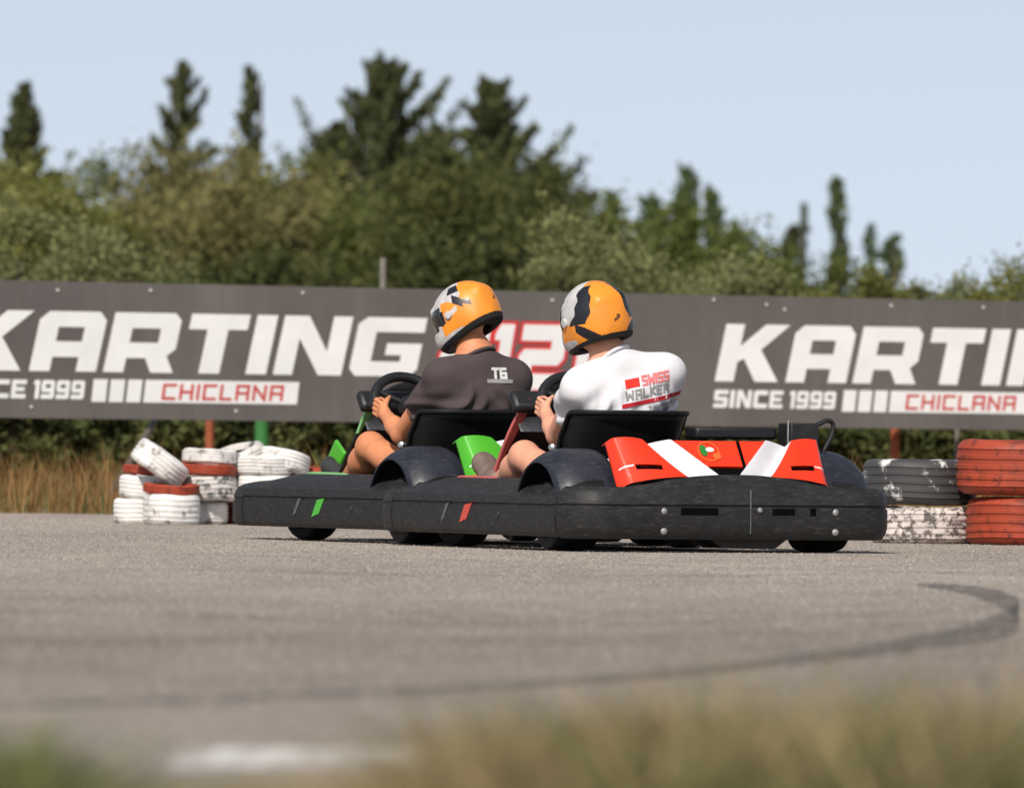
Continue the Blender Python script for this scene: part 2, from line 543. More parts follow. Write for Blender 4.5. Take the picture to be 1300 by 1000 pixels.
m, tt, b = nt('sun bleached asphalt')
n1 = noise(tt, 1.0, 5, .6, mapscale=(.7, .16, 1)); n2 = noise(tt, 1.0, 3, .7, mapscale=(90, 2.2, 1)); n3 = noise(tt, 260, 2)
n4 = noise(tt, 1.0, 6, .65, mapscale=(2.2, .9, 1))
c1 = ramp(tt, n1.outputs['Fac'], [(0.3, (.272, .236, .204, 1)), (0.7, (.374, .326, .283, 1))])
c2 = ramp(tt, n2.outputs['Fac'], [(0.35, (.78, .78, .78, 1)), (0.65, (1.18, 1.18, 1.18, 1))])
c3 = ramp(tt, n4.outputs['Fac'], [(0.4, (.90, .90, .90, 1)), (0.62, (1.06, 1.05, 1.04, 1))])
cc = mixc(tt, 1.0, c1.outputs['Color'], c2.outputs['Color'], 'MULTIPLY')
cc = mixc(tt, 1.0, cc, c3.outputs['Color'], 'MULTIPLY')
# racing line: the rubbered band that every kart follows
tcy = tt.nodes.new('ShaderNodeTexCoord'); spx = tt.nodes.new('ShaderNodeSeparateXYZ'); tt.links.new(tcy.outputs['Object'], spx.inputs[0])
wv = noise(tt, 1.0, 4, .6, mapscale=(.5, .25, 1))
ad = tt.nodes.new('ShaderNodeMath'); ad.operation = 'MULTIPLY_ADD'; ad.inputs[1].default_value = 7.0
tt.links.new(wv.outputs['Fac'], ad.inputs[0]); tt.links.new(spx.outputs['Y'], ad.inputs[2])
mr = tt.nodes.new('ShaderNodeMapRange'); mr.inputs['From Min'].default_value = 17.0; mr.inputs['From Max'].default_value = 47.0
tt.links.new(ad.outputs[0], mr.inputs['Value'])
rl_ = ramp(tt, mr.outputs['Result'], [(0, (.95, .95, .95, 1)), (.12, (.88, .88, .87, 1)), (.30, (.70, .69, .68, 1)), (.55, (.92, .92, .92, 1)), (.8, (1.05, 1.04, 1.03, 1))])
cc = mixc(tt, 1.0, cc, rl_.outputs['Color'], 'MULTIPLY')
tt.links.new(cc, b.inputs['Base Color']); b.inputs['Roughness'].default_value = .9; b.inputs['Specular IOR Level'].default_value = .25
bump(tt, b, n3.outputs['Fac'], .8, .004)
M['asphalt'] = m
# the track bends away: far edge at about 55 m on the left, closer on the right behind the tyre stack
far = [(-40, 54.0), (-6, 55.0), (-2.5, 55.6), (0, 54.5), (1.6, 51.5), (2.6, 48.6), (4, 46.6), (8, 45.0), (40, 41)]
near = [(-40, 12.8), (-3, 12.9), (-.8, 13.0), (0, 13.2), (.9, 13.0), (3, 12.8), (8, 12.9), (12, 13.0), (40, 13.2)]
v = [(x, y, .004) for x, y in near] + [(x, y, .004) for x, y in far]
k = len(near)
tr = mk('track', v, [(i, i + 1, k + i + 1, k + i) for i in range(k - 1)], m, smooth=False)
tag(tr, kind='structure')

# asphalt grain: loose aggregate that stands a few millimetres proud
N = 110000
xs = rng.uniform(-5, 5, N); ys = 17 + 36 * rng.random(N) ** 0.85
keep = np.abs(xs) < .08 * ys + .8
xs, ys = xs[keep], ys[keep]; N = len(xs)
sz = rng.uniform(.002, .0055, N); ht = sz * rng.uniform(.5, 1.2, N); an = rng.uniform(0, 6.28, N)
base = np.zeros((N, 5, 3), np.float32)
for q in range(4):
    base[:, q, 0] = xs + sz * np.cos(an + q * math.pi / 2); base[:, q, 1] = ys + sz * np.sin(an + q * math.pi / 2); base[:, q, 2] = .0035
base[:, 4, 0] = xs + sz * .2; base[:, 4, 1] = ys; base[:, 4, 2] = .004 + ht
f = np.concatenate([np.arange(N)[:, None] * 5 + np.array([[q, (q + 1) % 4, 4]]) for q in range(4)])
m, tt, b = nt('asphalt aggregate')
geo = tt.nodes.new('ShaderNodeNewGeometry')
rr = ramp(tt, geo.outputs['Random Per Island'], [(0, (.11, .095, .082, 1)), (.5, (.25, .216, .186, 1)), (1, (.37, .325, .285, 1))])
tt.links.new(rr.outputs['Color'], b.inputs['Base Color']); b.inputs['Roughness'].default_value = .9
o = mk('gravel', base.reshape(-1, 3), f, m, smooth=False)
tag(o, 'loose grit lying over the grey asphalt track', 'gravel', kind='stuff')


# dark resurfaced / rubber arc on the track
def ribbon(pts, widths, z):
    """pts are places on the track seen at these pixels; width measured down the picture"""
    out = []
    for (px, py), wd in zip(pts, widths):
        out.append((ground(px, py - wd / 2, z), ground(px, py + wd / 2, z)))
    v = [p for pr in out for p in pr]
    f = [(2 * i, 2 * i + 2, 2 * i + 3, 2 * i + 1) for i in range(len(out) - 1)]
    return v, f


def spline(pts, n):
    out = []
    P = [Vector(p) for p in pts]
    for i in range(len(P) - 1):
        p0, p1, p2, p3 = P[max(i - 1, 0)], P[i], P[i + 1], P[min(i + 2, len(P) - 1)]
        for q in range(n):
            s = q / n
            out.append(.5 * ((2 * p1) + (p2 - p0) * s + (2 * p0 - 5 * p1 + 4 * p2 - p3) * s * s + (3 * p1 - p0 - 3 * p2 + p3) * s ** 3))
    out.append(P[-1])
    return out


m, tt, b = nt('dark rubbered asphalt')
n1 = noise(tt, 1.0, 6, .7, mapscale=(14, 2.4, 1)); n2 = noise(tt, 1.0, 3, .7, mapscale=(90, 2.2, 1))
c1 = ramp(tt, n2.outputs['Fac'], [(0.35, (.085, .077, .07, 1)), (0.65, (.15, .135, .122, 1))])
tt.links.new(c1.outputs['Color'], b.inputs['Base Color']); b.inputs['Roughness'].default_value = .85
al = ramp(tt, n1.outputs['Fac'], [(0.34, (.08, .08, .08, 1)), (0.66, (.80, .80, .80, 1))])
tt.links.new(al.outputs['Color'], b.inputs['Alpha'])
arc = [(1165, 741, 3), (1210, 745, 9), (1250, 753, 16), (1283, 766, 26), (1292, 781, 34), (1262, 795, 30), (1200, 808, 20), (1120, 821, 16), (1020, 834, 12), (880, 849, 9), (720, 862, 8), (520, 874, 7), (300, 884, 6), (60, 892, 5), (-120, 897, 4)]
pp = spline(arc, 8)
v, f = ribbon([(p.x, p.y) for p in pp], [p.z for p in pp], .008)
# the loop swings out past the right side, so build it as a strip with true thickness across its run
o = mk('tyre_mark', v, f, m, smooth=False); tag(o, kind='structure')
# thinner, older skid arcs
m2, tt, b = nt('faint rubbered asphalt')
n1 = noise(tt, 1.0, 6, .7, mapscale=(3.5, .9, 1))
al = ramp(tt, n1.outputs['Fac'], [(0.40, (0, 0, 0, 1)), (0.66, (.16, .16, .16, 1))])
b.inputs['Base Color'].default_value = (.06, .053, .047, 1); b.inputs['Roughness'].default_value = .85
tt.links.new(al.outputs['Color'], b.inputs['Alpha'])
for q, arc in enumerate([[(-200, 716, 2), (200, 722, 2.5), (600, 730, 3), (1000, 729, 3), (1500, 722, 2.5)], [(-200, 772, 6), (150, 778, 7), (500, 790, 9), (850, 790, 7), (1150, 777, 5), (1500, 752, 3)],
                         [(-200, 806, 12), (200, 812, 16), (600, 812, 14), (1000, 800, 9), (1500, 770, 5)], [(-200, 700, 1.2), (300, 704, 1.5), (800, 716, 2), (1500, 735, 2.4)]]):
    pp = spline(arc, 10)
    v, f = ribbon([(p.x, p.y) for p in pp], [p.z for p in pp], .0055 + .0006 * q)
    o = mk('tyre_mark', v, f, m2, smooth=False); tag(o, kind='structure')

# worn white paint near the verge
m, tt, b = nt('worn road paint')
n1 = noise(tt, 1.0, 6, .7, mapscale=(16, 5, 1))
al = ramp(tt, n1.outputs['Fac'], [(0.36, (.05, .05, .05, 1)), (0.60, (.9, .9, .9, 1))])
b.inputs['Base Color'].default_value = (.82, .80, .77, 1); b.inputs['Roughness'].default_value = .8
tt.links.new(al.outputs['Color'], b.inputs['Alpha'])
A, B_, C_, D_ = ground(205, 976, .008), ground(545, 970, .008), ground(548, 947, .008), ground(235, 951, .008)
o = mk('road_marking', [A, B_, C_, D_], [(0, 1, 2, 3)], m, smooth=False); tag(o, kind='structure')


# ------------------------------------------------------------------ grass
def blades(n, fx, fy, hmin, hmax, wid, bend, rngl):
    x = fx(n); y = fy(n); h = rngl.uniform(hmin, hmax, n) * rngl.uniform(.6, 1, n)
    a = rngl.uniform(0, 6.28, n); la = rngl.uniform(0, 6.28, n); lb = rngl.uniform(.1, 1, n) * bend * h
    dx, dy = np.cos(a) * wid, np.sin(a) * wid
    V = np.zeros((n, 5, 3), np.float32)
    lx, ly = np.cos(la) * lb, np.sin(la) * lb
    V[:, 0] = np.stack([x - dx, y - dy, 0 * x], 1); V[:, 1] = np.stack([x + dx, y + dy, 0 * x], 1)
    V[:, 2] = np.stack([x + dx * .8 + lx * .35, y + dy * .8 + ly * .35, h * .55], 1)
    V[:, 3] = np.stack([x - dx * .8 + lx * .35, y - dy * .8 + ly * .35, h * .55], 1)
    V[:, 4] = np.stack([x + lx, y + ly, h], 1)
    return V


def blade_obj(name, V, mat):
    n = len(V)
    i = np.arange(n)[:, None] * 5
    F = np.concatenate([i + np.array([[0, 1, 2]]), i + np.array([[0, 2, 3]]), i + np.array([[3, 2, 4]])])
    return mk(name, V.reshape(-1, 3), F, mat, smooth=False)


M['grass_mix'] = leafmat('verge grass', lin(104, 98, 68), lin(142, 130, 96), lin(184, 164, 128), .3, 6)
M['grass_green'] = leafmat('green verge grass', lin(60, 70, 40), lin(92, 100, 60), lin(130, 134, 92), .3, 6)
M['grass_dry'] = leafmat('dry straw', lin(78, 58, 36), lin(126, 98, 64), lin(168, 138, 96), .3, 1.6)


def clump_xy(cx, cy, rx, ry):
    return (lambda n: rng.normal(cx, rx, n)), (lambda n: rng.normal(cy, ry, n))


# verge close to the camera: separate tufts, taller to the right of the white paint
prof_x = [-900, -60, 20, 66, 100, 240, 520, 560, 760, 1000, 1330, 2300]
prof_y = [915, 910, 895, 930, 972, 990, 985, 900, 868, 850, 836, 850]
groups = {'grass_mix': [], 'grass_green': [], 'grass_straw': []}
for k in range(250):
    cx = rng.uniform(-900, 2300) if k > 130 else rng.uniform(-20, 1330)
    d0 = rng.uniform(10.4, 12.9)
    if 60 < cx < 545: d0 = rng.uniform(10.2, 11.6)
    tp = np.interp(cx, prof_x, prof_y) + abs(rng.normal(0, 62)) - 34
    if 60 < cx < 556: tp = max(tp, 972)
    n = int(rng.integers(30, 70)); wd = rng.uniform(10, 30)
    px = rng.normal(cx, wd, n); d = d0 + rng.normal(0, .12, n)
    fall = np.abs(px - cx) / wd
    top = tp + fall * 22 + rng.random(n) ** 1.2 * (1010 - tp) * .75
    hh = np.clip(CAM_H - (top - HOR - (px - 650) * .0105) / FPX * d, .03, .5)
    V = blades(n, lambda q: (px - 650) / FPX * d, lambda q: d, 1, 1, .0042, .35, rng)
    V[:, :, 2] *= (hh / np.maximum(V[:, 4, 2], 1e-3))[:, None]
    groups[rng.choice(['grass_mix', 'grass_mix', 'grass_green', 'grass_straw']) if cx > 70 else 'grass_green'].append(V)
# single taller stems standing above the tufts
n = 420
px = rng.uniform(-300, 1700, n); d = rng.uniform(10.6, 12.9, n)
tp = np.interp(px, prof_x, prof_y) - rng.random(n) ** 1.6 * 95 + 10
keep = (px < 60) | (px > 545); px, d, tp = px[keep], d[keep], tp[keep]; n = len(px)
V = blades(n, lambda q: (px - 650) / FPX * d, lambda q: d, 1, 1, .0022, .25, rng)
hh = np.clip(CAM_H - (tp - HOR - (px - 650) * .0105) / FPX * d, .03, .5)
V[:, :, 2] *= (hh / np.maximum(V[:, 4, 2], 1e-3))[:, None]
groups['grass_mix'].append(V)
M['grass_straw'] = leafmat('pale straw', lin(126, 110, 82), lin(162, 140, 108), lin(196, 174, 140), .3, 6)
for key, lb in (('grass_mix', 'mixed tan and olive grass tufts along the near edge of the track'), ('grass_green', 'green grass tufts along the near edge of the track'), ('grass_straw', 'pale straw tufts along the near edge of the track')):
    o = blade_obj('grass', np.concatenate(groups[key]), M[key]); tag(o, lb, 'grass', kind='stuff')
# low turf filling the verge
n = 16000
V = blades(n, lambda k: rng.uniform(-3, 3, k), lambda k: rng.uniform(8.5, 12.95, k), .02, .075, .0025, .8, rng)
o = blade_obj('grass', V, M['grass_mix']); tag(o, 'low trodden grass of the near verge', 'grass', kind='stuff')

# tall dry grass behind the far edge of the track
n = 17000
fx = rng.uniform(-9, 9, n); ledge = np.interp(fx, [p[0] for p in far], [p[1] for p in far])
dd = ledge + .25 + rng.random(n) ** 1.4 * 9.0
V = blades(n, lambda k: fx, lambda k: dd, .16, .46, .004, .5, rng)
o = blade_obj('dry_grass', V, M['grass_dry']); tag(o, 'tall brown dry grass under the banner beyond the track', 'grass', kind='stuff')
n = 2600
fx = rng.uniform(-8, 8, n); ledge = np.interp(fx, [p[0] for p in far], [p[1] for p in far])
V = blades(n, lambda k: fx, lambda k: ledge + .1 + rng.random(k) ** 2 * 6.0, .08, .30, .004, .7, rng)
o = blade_obj('weeds', V, M['grass_green']); tag(o, 'green weeds scattered through the dry grass beyond the track', 'grass', kind='stuff')


# ------------------------------------------------------------------ banner
BA, BB = 61.6, 66.0             # depth at the left and right picture edge
S0 = 12915 / 63.9               # pixels per metre on the banner


TANB = (BB - BA) / 6.43


def wob(u, v):
    return .004 * math.sin(u * 2.3 + v * 2) + .0012 * math.sin(u * 5.1 - v * 5) + .002 * math.sin(u * 1.1)


def bpos(u, v, w=0.0):
    """u metres right of the picture middle, v height above the banner foot, w towards the camera"""
    return Vector((u, 63.9 + u * TANB - w - wob(u, v), .525 + v - u * .0012))


BH = .835
banner = empty('banner', bpos(0, 0), 0, 'long dark taupe banner with white KARTING lettering running behind the whole track', 'banner')


def bpart(name, v, f, mat, parent=banner):
    o = mk(name, [Vector(q) - banner.location for q in v], f, mat, None, smooth=False)
    o.parent = parent
    return o


us = np.linspace(-8.5, 8.5, 205); vs = np.linspace(0, BH, 9)
v, f = grid(lambda u, q: bpos(u, q, 0), us, vs)
panel = bpart('panel', v, [q[::-1] for q in f], M['banner'])
panel.data.polygons.foreach_set('use_smooth', [True] * len(panel.data.polygons))
sm = panel.modifiers.new('solid', 'SOLIDIFY'); sm.thickness = .006; sm.offset = 0
panel.data.polygons.foreach_set('use_smooth', [False] * len(panel.data.polygons))


def px2u(px):
    k = (px - 650) / FPX
    return k * 63.9 / (1 - k * TANB)


VB = lambda py_from_foot: py_from_foot / S0


def put_letters(name, polys, mat, w0, offset=0.0):
    v, f = outline_mesh(polys, .002, offset)
    return bpart(name, [bpos(x, y, w0 + z) for x, y, z in v], f, mat)


PER_U = px2u(907) - px2u(-63)
for rep in (-1, 0, 1):
    o0 = rep * PER_U
    U = lambda p: px2u(p) + o0
    put_letters('lettering', bold_text('KARTING', U(-63), U(527), VB(58), VB(132), slant=.20), M['letter'], .0062)
    put_letters('founding_word', bold_text('SINCE', U(-65), U(32), VB(24), VB(47), gap=.14, slant=.1), M['letter'], .0062)
    put_letters('founding_year', bold_text('1999', U(41), U(106), VB(24), VB(47), gap=.14, slant=.1), M['letter'], .0062)
    polys = []
    for a, b2 in ((116, 134), (138, 156), (160, 178), (182, 231), (231, 280), (280, 329), (329, 377)):
        polys.append([(U(a), VB(21)), (U(b2), VB(21)), (U(b2 + 3), VB(49)), (U(a + 3), VB(49))])
    put_letters('tagline_plate', polys, M['letter'], .0062)
    vv, ff = [], []
    for k, q in enumerate(stroke_quads('CHICLANA', U(207), U(357), VB(26.5), VB(43), VB(3.6))):
        b0 = len(vv); vv += [bpos(p.x, p.y, .0088 + .0004 * (k % 3)) for p in q]; ff.append((b0, b0 + 1, b0 + 2, b0 + 3))
    bpart('town_name', vv, ff, M['letter_soft'])
    for a, b2, ch in ((552, 610, '2'), (618, 640, '1'), (652, 708, '2'), (718, 740, '1')):
        P = bold_text(ch, U(a), U(b2), VB(44), VB(126), slant=.16)
        put_letters('number_outline', P, M['letter_red'], .0062, .022)
        put_letters('number', P, M['letter'], .0085, .002)
for px, h in ((72, 158), (190, 160), (383, 161), (905, 163), (972, 158), (995, 152), (1247, 160), (40, 14), (700, 158), (1130, 160), (300, 12), (860, 12)):
    q = MB(); q.lathe([(.003, 0), (.007, .002), (.009, 0)], 10)
    o = mk('eyelet', [bpos(px2u(px) + x, VB(h) + y, .012 + z) - banner.location for x, y, z in q.v], q.f, M['letter'], banner)


def post(name, px, top, d, r, mat, label, cat='post', base=None):
    x = xat(px, d)
    e = MB()
    ztop = top
    e.tube([(0, 0, -.05), (0, 0, ztop * .5), (.004, 0, ztop)], r, 10)
    o = e.build(name, mat, smooth=True)
    o.location = (x, d, 0)
    return tag(o, label, cat)


post('fence_post', 267, 1.30, 64.1, .030, M['orange_post'], 'rusty orange post holding the banner above the white tyres')
post('fence_post', 1137, 1.30, 66.3, .032, M['orange_post'], 'rusty orange post under the banner above the black worn tyre')
post('fence_post', 333, 1.2, 64.2, .045, M['green_post'], 'green painted post under the banner beside the orange one')
post('pole', 484, 1.60, 66.4, .022, M['grey_post'], 'thin grey pole poking up above the banner top')
post('fence_post', 1216, 1.30, 66.6, .018, M['grey_post'], 'thin grey green post under the banner behind the orange tyres')
e = MB(); e.tube([at(196, 535, 63.0), at(158, 598, 60.2), at(122, 655, 57.5)], .022, 8)
o = e.build('brace', M['brace']); tag(o, 'leaning grey brace pole left of the white tyres', 'brace')


# ------------------------------------------------------------------ tyres
def tyre_mesh(Rr, h, seed):
    hw = h / 2
    prof = []
    # outside of the tyre from inner bead, over the tread with grooves, back to the other bead
    ri = Rr * .58
    prof += [(ri, -hw * .55), (ri * 1.06, -hw * .82), (Rr * .80, -hw), (Rr * .90, -hw * .95), (Rr * .955, -hw * .84), (Rr * .988, -hw * .66)]
    for z in (-.32, -.11, .11, .32):
        prof += [(Rr, (z - .07) * 2 * hw * .85), (Rr - .016 * Rr, (z - .045) * 2 * hw * .85), (Rr - .016 * Rr, (z + .045) * 2 * hw * .85), (Rr, (z + .07) * 2 * hw * .85)]
    prof = [p for p in prof if abs(p[1]) <= hw]
    prof += [(Rr * .988, hw * .66), (Rr * .955, hw * .84), (Rr * .90, hw * .95), (Rr * .80, hw), (ri * 1.06, hw * .82), (ri, hw * .55), (Rr * .86, hw * .5), (Rr * .86, -hw * .5)]
    s = MB(); s.lathe(prof, 56, closed=True)
    r2 = np.random.default_rng(seed)
    ph = r2.uniform(0, 6.28, 4)
    V = np.array(s.v)
    a = np.arctan2(V[:, 1], V[:, 0])
    V[:, 2] += .0025 * np.sin(2 * a + ph[0]) + .0012 * np.sin(5 * a + ph[1])
    V[:, :2] *= (1 + .010 * np.sin(3 * a + ph[2]) + .006 * np.sin(7 * a + ph[3]))[:, None]
    return V, s.f


def tyre(px, d, z0, Rr, h, mat, label, tilt=None, group=None, seed=1):
    V, f = tyre_mesh(Rr, h, seed)
    o = mk('tyre', V, f, mat)
    o.location = (xat(px, d), d, z0 + h / 2)
    if tilt: o.rotation_euler = tilt
    return tag(o, label, 'tyre', group)


GT = 'painted tyres of the left tyre pile'
L = [  # px, depth, z0, radius, height, paint, label
    (181, 50.50, 0, .138, .13, 'ty_white', 'white tyre at the outer left foot of the tyre pile'),
    (187, 50.50, .13, .135, .115, 'ty_white', 'white tyre second from the ground at the left end of the pile'),
    (190, 50.55, .245, .13, .045, 'ty_orange', 'thin terracotta tyre under the leaning white tyre'),
    (219, 50.20, 0, .142, .155, 'ty_white', 'broad white tyre on the ground at the front of the pile'),
    (219, 50.22, .155, .142, .05, 'ty_orange', 'thin terracotta tyre lying on the broad white front tyre'),
    (256, 50.50, 0, .138, .115, 'ty_white', 'clean white tyre on the ground right of the broad front tyre'),
    (266, 50.45, .115, .142, .13, 'ty_scuff', 'scuffed grey white tyre under the terracotta band of the pile'),
    (265, 50.45, .245, .146, .055, 'ty_orange', 'terracotta tyre sandwiched between a scuffed and a white tyre'),
    (267, 50.47, .30, .138, .075, 'ty_white', 'off white tyre topmost on the middle stack of the pile'),
    (286, 50.85, 0, .138, .13, 'ty_orange', 'dark terracotta tyre on the ground half behind the green kart nose'),
    (336, 50.55, 0, .155, .13, 'ty_white', 'white tyre at the foot of the stack behind the green kart'),
    (336, 50.55, .13, .158, .12, 'ty_white', 'bright white tyre behind the top edge of the green kart nose'),
    (334, 50.56, .25, .155, .10, 'ty_white', 'cream white tyre topmost on the stack behind the green kart'),
    (389, 50.75, 0, .14, .15, 'ty_orange', 'terracotta tyre at the foot of the stack by the driver shoe'),
    (389, 50.75, .15, .14, .14, 'ty_orange', 'terracotta tyre topmost beside the dark shoe of the green kart driver'),
]
L += [(303, 50.95, .0, .14, .135, 'ty_scuff', 'scuffed white tyre at the foot between the two right stacks of the pile'),
      (300, 50.92, .135, .14, .13, 'ty_white', 'white tyre wedged in the gap between the two right stacks of the pile'),
      (236, 50.85, .0, .14, .13, 'ty_orange', 'terracotta tyre in the dark gap behind the front of the pile'),
      (232, 50.84, .13, .14, .13, 'ty_white', 'white tyre behind the leaning one on the tyre pile'),
      (364, 50.9, .0, .14, .14, 'ty_white', 'white tyre at the foot beside the terracotta stack by the shoe'),
      (362, 50.9, .14, .14, .14, 'ty_scuff', 'scuffed white tyre topmost beside the terracotta stack by the shoe')]
for k, (px, d, z0, Rr, h, mt, lb) in enumerate(L):
    rk = random.Random(k)
    o = tyre(px, d, z0, Rr, h, M[mt], lb, group=GT, seed=k, tilt=(R(rk.uniform(-2, 2)), R(rk.uniform(-3.5, 3.5)) if z0 > .1 else 0, rk.uniform(0, 6)))
o = tyre(204, 50.30, .262, .148, .125, M['ty_white'], 'white tyre leaning tilted on top of the tyre pile', group=GT, seed=77)
o.location.z = .305; o.rotation_euler = (0, R(36), 0)
o = tyre(304, 50.6, .27, .14, .12, M['ty_scuff'], 'scuffed white tyre slumped across the gap at the top of the pile', group=GT, seed=78)
o.location.z = .325; o.rotation_euler = (R(12), R(-16), 0)
o = tyre(359, 50.6, .27, .14, .11, M['ty_white'], 'white tyre slumped at the top of the pile just left of the terracotta stack', group=GT, seed=79)
o.location.z = .315; o.rotation_euler = (R(-8), R(9), 0)
# far left end of the wall, out of the pile
GR = 'tyres of the right tyre barrier'
tyre(1317, 45.0, 0, .31, .215, M['ty_orange'], 'lower orange tyre of the stack at the right', group=GR, seed=31)
tyre(1304, 45.0, .222, .315, .245, M['ty_orange'], 'upper orange tyre of the stack at the right', group=GR, seed=32)
tyre(1176, 45.25, 0, .25, .165, M['ty_speck'], 'speckled pink white tyre on the ground left of the orange stack', group=GR, seed=33)
tyre(1168, 45.27, .175, .255, .20, M['ty_grey'], 'black tyre with worn off white paint above the speckled one', group=GR, seed=34)


# ------------------------------------------------------------------ karts
def kart(loc, rz, body, trim, slash, label, name='go_kart', wx=-.18):
    K = empty(name, loc, rz, label, 'go-kart', 'racing go-karts')
    HW, HL = .71, 1.05

    # perimeter path (counter-clockwise seen from above, starting rear centre going to the right)
    def corner(cx, cy, r, a0, a1, n=10, ry=None):
        ry = ry or r
        return [(cx + r * math.cos(R(a0 + (a1 - a0) * i / n)), cy + ry * math.sin(R(a0 + (a1 - a0) * i / n))) for i in range(n + 1)]
    rr, fr = .16, .17
    right = corner(HW - rr, -HL + rr, rr, -90, 0)
    rear = [(-x, y) for x, y in right[::-1]] + [(x * 1.0, -HL) for x in np.linspace(-HW + rr, HW - rr, 13)[1:-1]] + right
    sideR = [(HW, y) for y in np.linspace(-HL + rr + .02, HL - .21, 14)]
    HF = HL + .06
    fcorn = corner(HW - fr, HF - .22, fr, 0, 90, ry=.22)
    front = [(HW - 0.0, HL - .195)] + fcorn + [(x, HF) for x in np.linspace(HW - fr, -HW + fr, 9)[1:-1]] + [(-x, y) for x, y in fcorn[::-1]] + [(-HW, HL - .195)]
    sideL = [(-x, y) for x, y in sideR[::-1]]

    def sweep(nm, path, prof):
        P = [Vector((x, y, 0)) for x, y in path]
        v, f = [], []
        L = None
        for i, p in enumerate(P):
            tg = (P[min(i + 1, len(P) - 1)] - P[max(i - 1, 0)]).normalized()
            nrm = Vector((tg.y, -tg.x, 0))
            pr = prof(i / (len(P) - 1), p)
            L = len(pr)
            v += [p + nrm * a + Vector((0, 0, z)) for a, z in pr]
        for i in range(len(P) - 1):
            for j in range(L):
                j2 = (j + 1) % L
                f.append((i * L + j, (i + 1) * L + j, (i + 1) * L + j2, i * L + j2))
        f.append(tuple(range(L))); f.append(tuple((len(P) - 1) * L + j for j in range(L - 1, -1, -1)))
        o = mk(nm, v, f, M['bumper'], K, sharp=32)
        return o

    def rear_prof(u, p):
        top = .262 + .052 * max(0, 1 - (abs(p.x) / .42) ** 2.2)
        return [(-.07, .058), (-.012, .053), (.004, .072), (.012, .10), (.013, .175), (.006, .181), (.006, .188), (.012, .193), (.004, .228), (-.012, top - .012), (-.03, top), (-.09, top - .004), (-.10, .2), (-.09, .1)]

    def F_(p):
        return max(0.0, min(1.0, (HL - .20 - p.y) / .25))

    def side_prof(u, p):
        return [(-.09, .064), (-.012, .058), (.004, .075), (.010, .11), (.010, .172), (.003, .178), (.003, .185), (.009, .190), (.002, .222), (-.012, .230), (-.05, .24 + .015 * F_(p)), (-.13, .25 + .035 * F_(p)), (-.20, .253 + .035 * F_(p)), (-.22, .22), (-.16, .2), (-.10, .12)]

    def front_prof(u, p):
        c = max(0, 1 - (abs(p.x) / .75) ** 2)
        top = .225 + .05 * c
        return [(-.07, .064), (-.012, .058), (.004, .075), (.010, .11), (.010, .165), (.003, .171), (.003, .178), (.009, .183), (.002, top - .03), (-.012, top - .008), (-.03, top), (-.075, top - .006), (-.10, .18), (-.09, .1)]
    sweep('rear_bumper', rear, rear_prof)
    sR = sweep('side_bumper', sideR, side_prof)
    sL = sweep('side_bumper', sideL, side_prof)
    sweep('front_bumper', front, front_prof)

    # fittings of the rear bumper
    rb = [c for c in K.children if c.name.startswith('rear_bumper')][0]

    def on_rear(nm, a, z, sx, sz, mat, dpt=.012, proud=.002, parent=rb, bev=.002):
        yy = -HL - .012
        return MB().box((a, yy + dpt / 2 - proud, z), (sx, dpt, sz)).build(nm, mat, parent, bevel=bev)
    on_rear('slot', -.17, .165, .165, .030, M['shade_black'])  # slots are surface blocks; their inner shade is painted near-black
    on_rear('slot', .20, .165, .10, .028, M['shade_black'])
    on_rear('slot', .33, .165, .028, .032, M['shade_black'])
    on_rear('seam', .055, .165, .004, .245 - .07, M['slash_grey'], proud=.0012)
    for a in (-.325, .43):
        for z in (.165, .085):
            q = MB(); q.lathe([(0, .008), (.009, .007), (.014, .002), (.014, -.006)], 12, Matrix.Translation((a, -HL - .010, z)) @ Matrix.Rotation(R(90), 4, 'X'))
            q.build('bolt', M['bolt'], rb)
    q = MB(); q.lathe([(0, .008), (.008, .006), (.011, 0)], 12, Matrix.Translation((.095, -HL - .012, .172)) @ Matrix.Rotation(R(90), 4, 'X')); q.build('bolt', M['bolt'], rb)
    # slashes and fixing hole on both side bumpers
    for side, sb in ((-1, sL), (1, sR)):
        for y0, wdt, mt, tops in ((.27, .035, 'slash_grey', 0), (.05, .075, slash, 1)):
            x = side * (HW + .0125)
            zs = (.105, .185)
            sl_ = .055
            quad = [(x, y0 + wdt / 2 + sl_ / 2, zs[0]), (x, y0 - wdt / 2 + sl_ / 2, zs[0] + .015), (x, y0 - wdt / 2 - sl_ / 2, zs[1]), (x, y0 + wdt / 2 - sl_ / 2, zs[1] - .008)]
            xi = side * (HW + .004)
            q2 = [(xi, b_, c_) for a_, b_, c_ in quad]
            mk('slash_decal', quad + q2, [(0, 1, 2, 3), (4, 7, 6, 5), (0, 4, 5, 1), (1, 5, 6, 2), (2, 6, 7, 3), (3, 7, 4, 0)], M[mt], sb, smooth=False)
        MB().lathe([(0, .004), (.016, .004), (.018, 0), (.018, -.006)], 14, Matrix.Translation((side * (HW + .008), -.28, .14)) @ Matrix.Rotation(side * R(90), 4, 'Y')).build('hole_plug', M['black'], sb)
        # coloured sill strip on the inner top of the pod
        pts = [(side * (HW - .15), y, .281 + .006 * math.sin((y + .1) * 3)) for y in np.linspace(.10, .52, 12)]
        e = MB(); e.tube(pts, [.004] + [.008] * 10 + [.004], 8)
        e.build('sill_trim', M[trim], K)

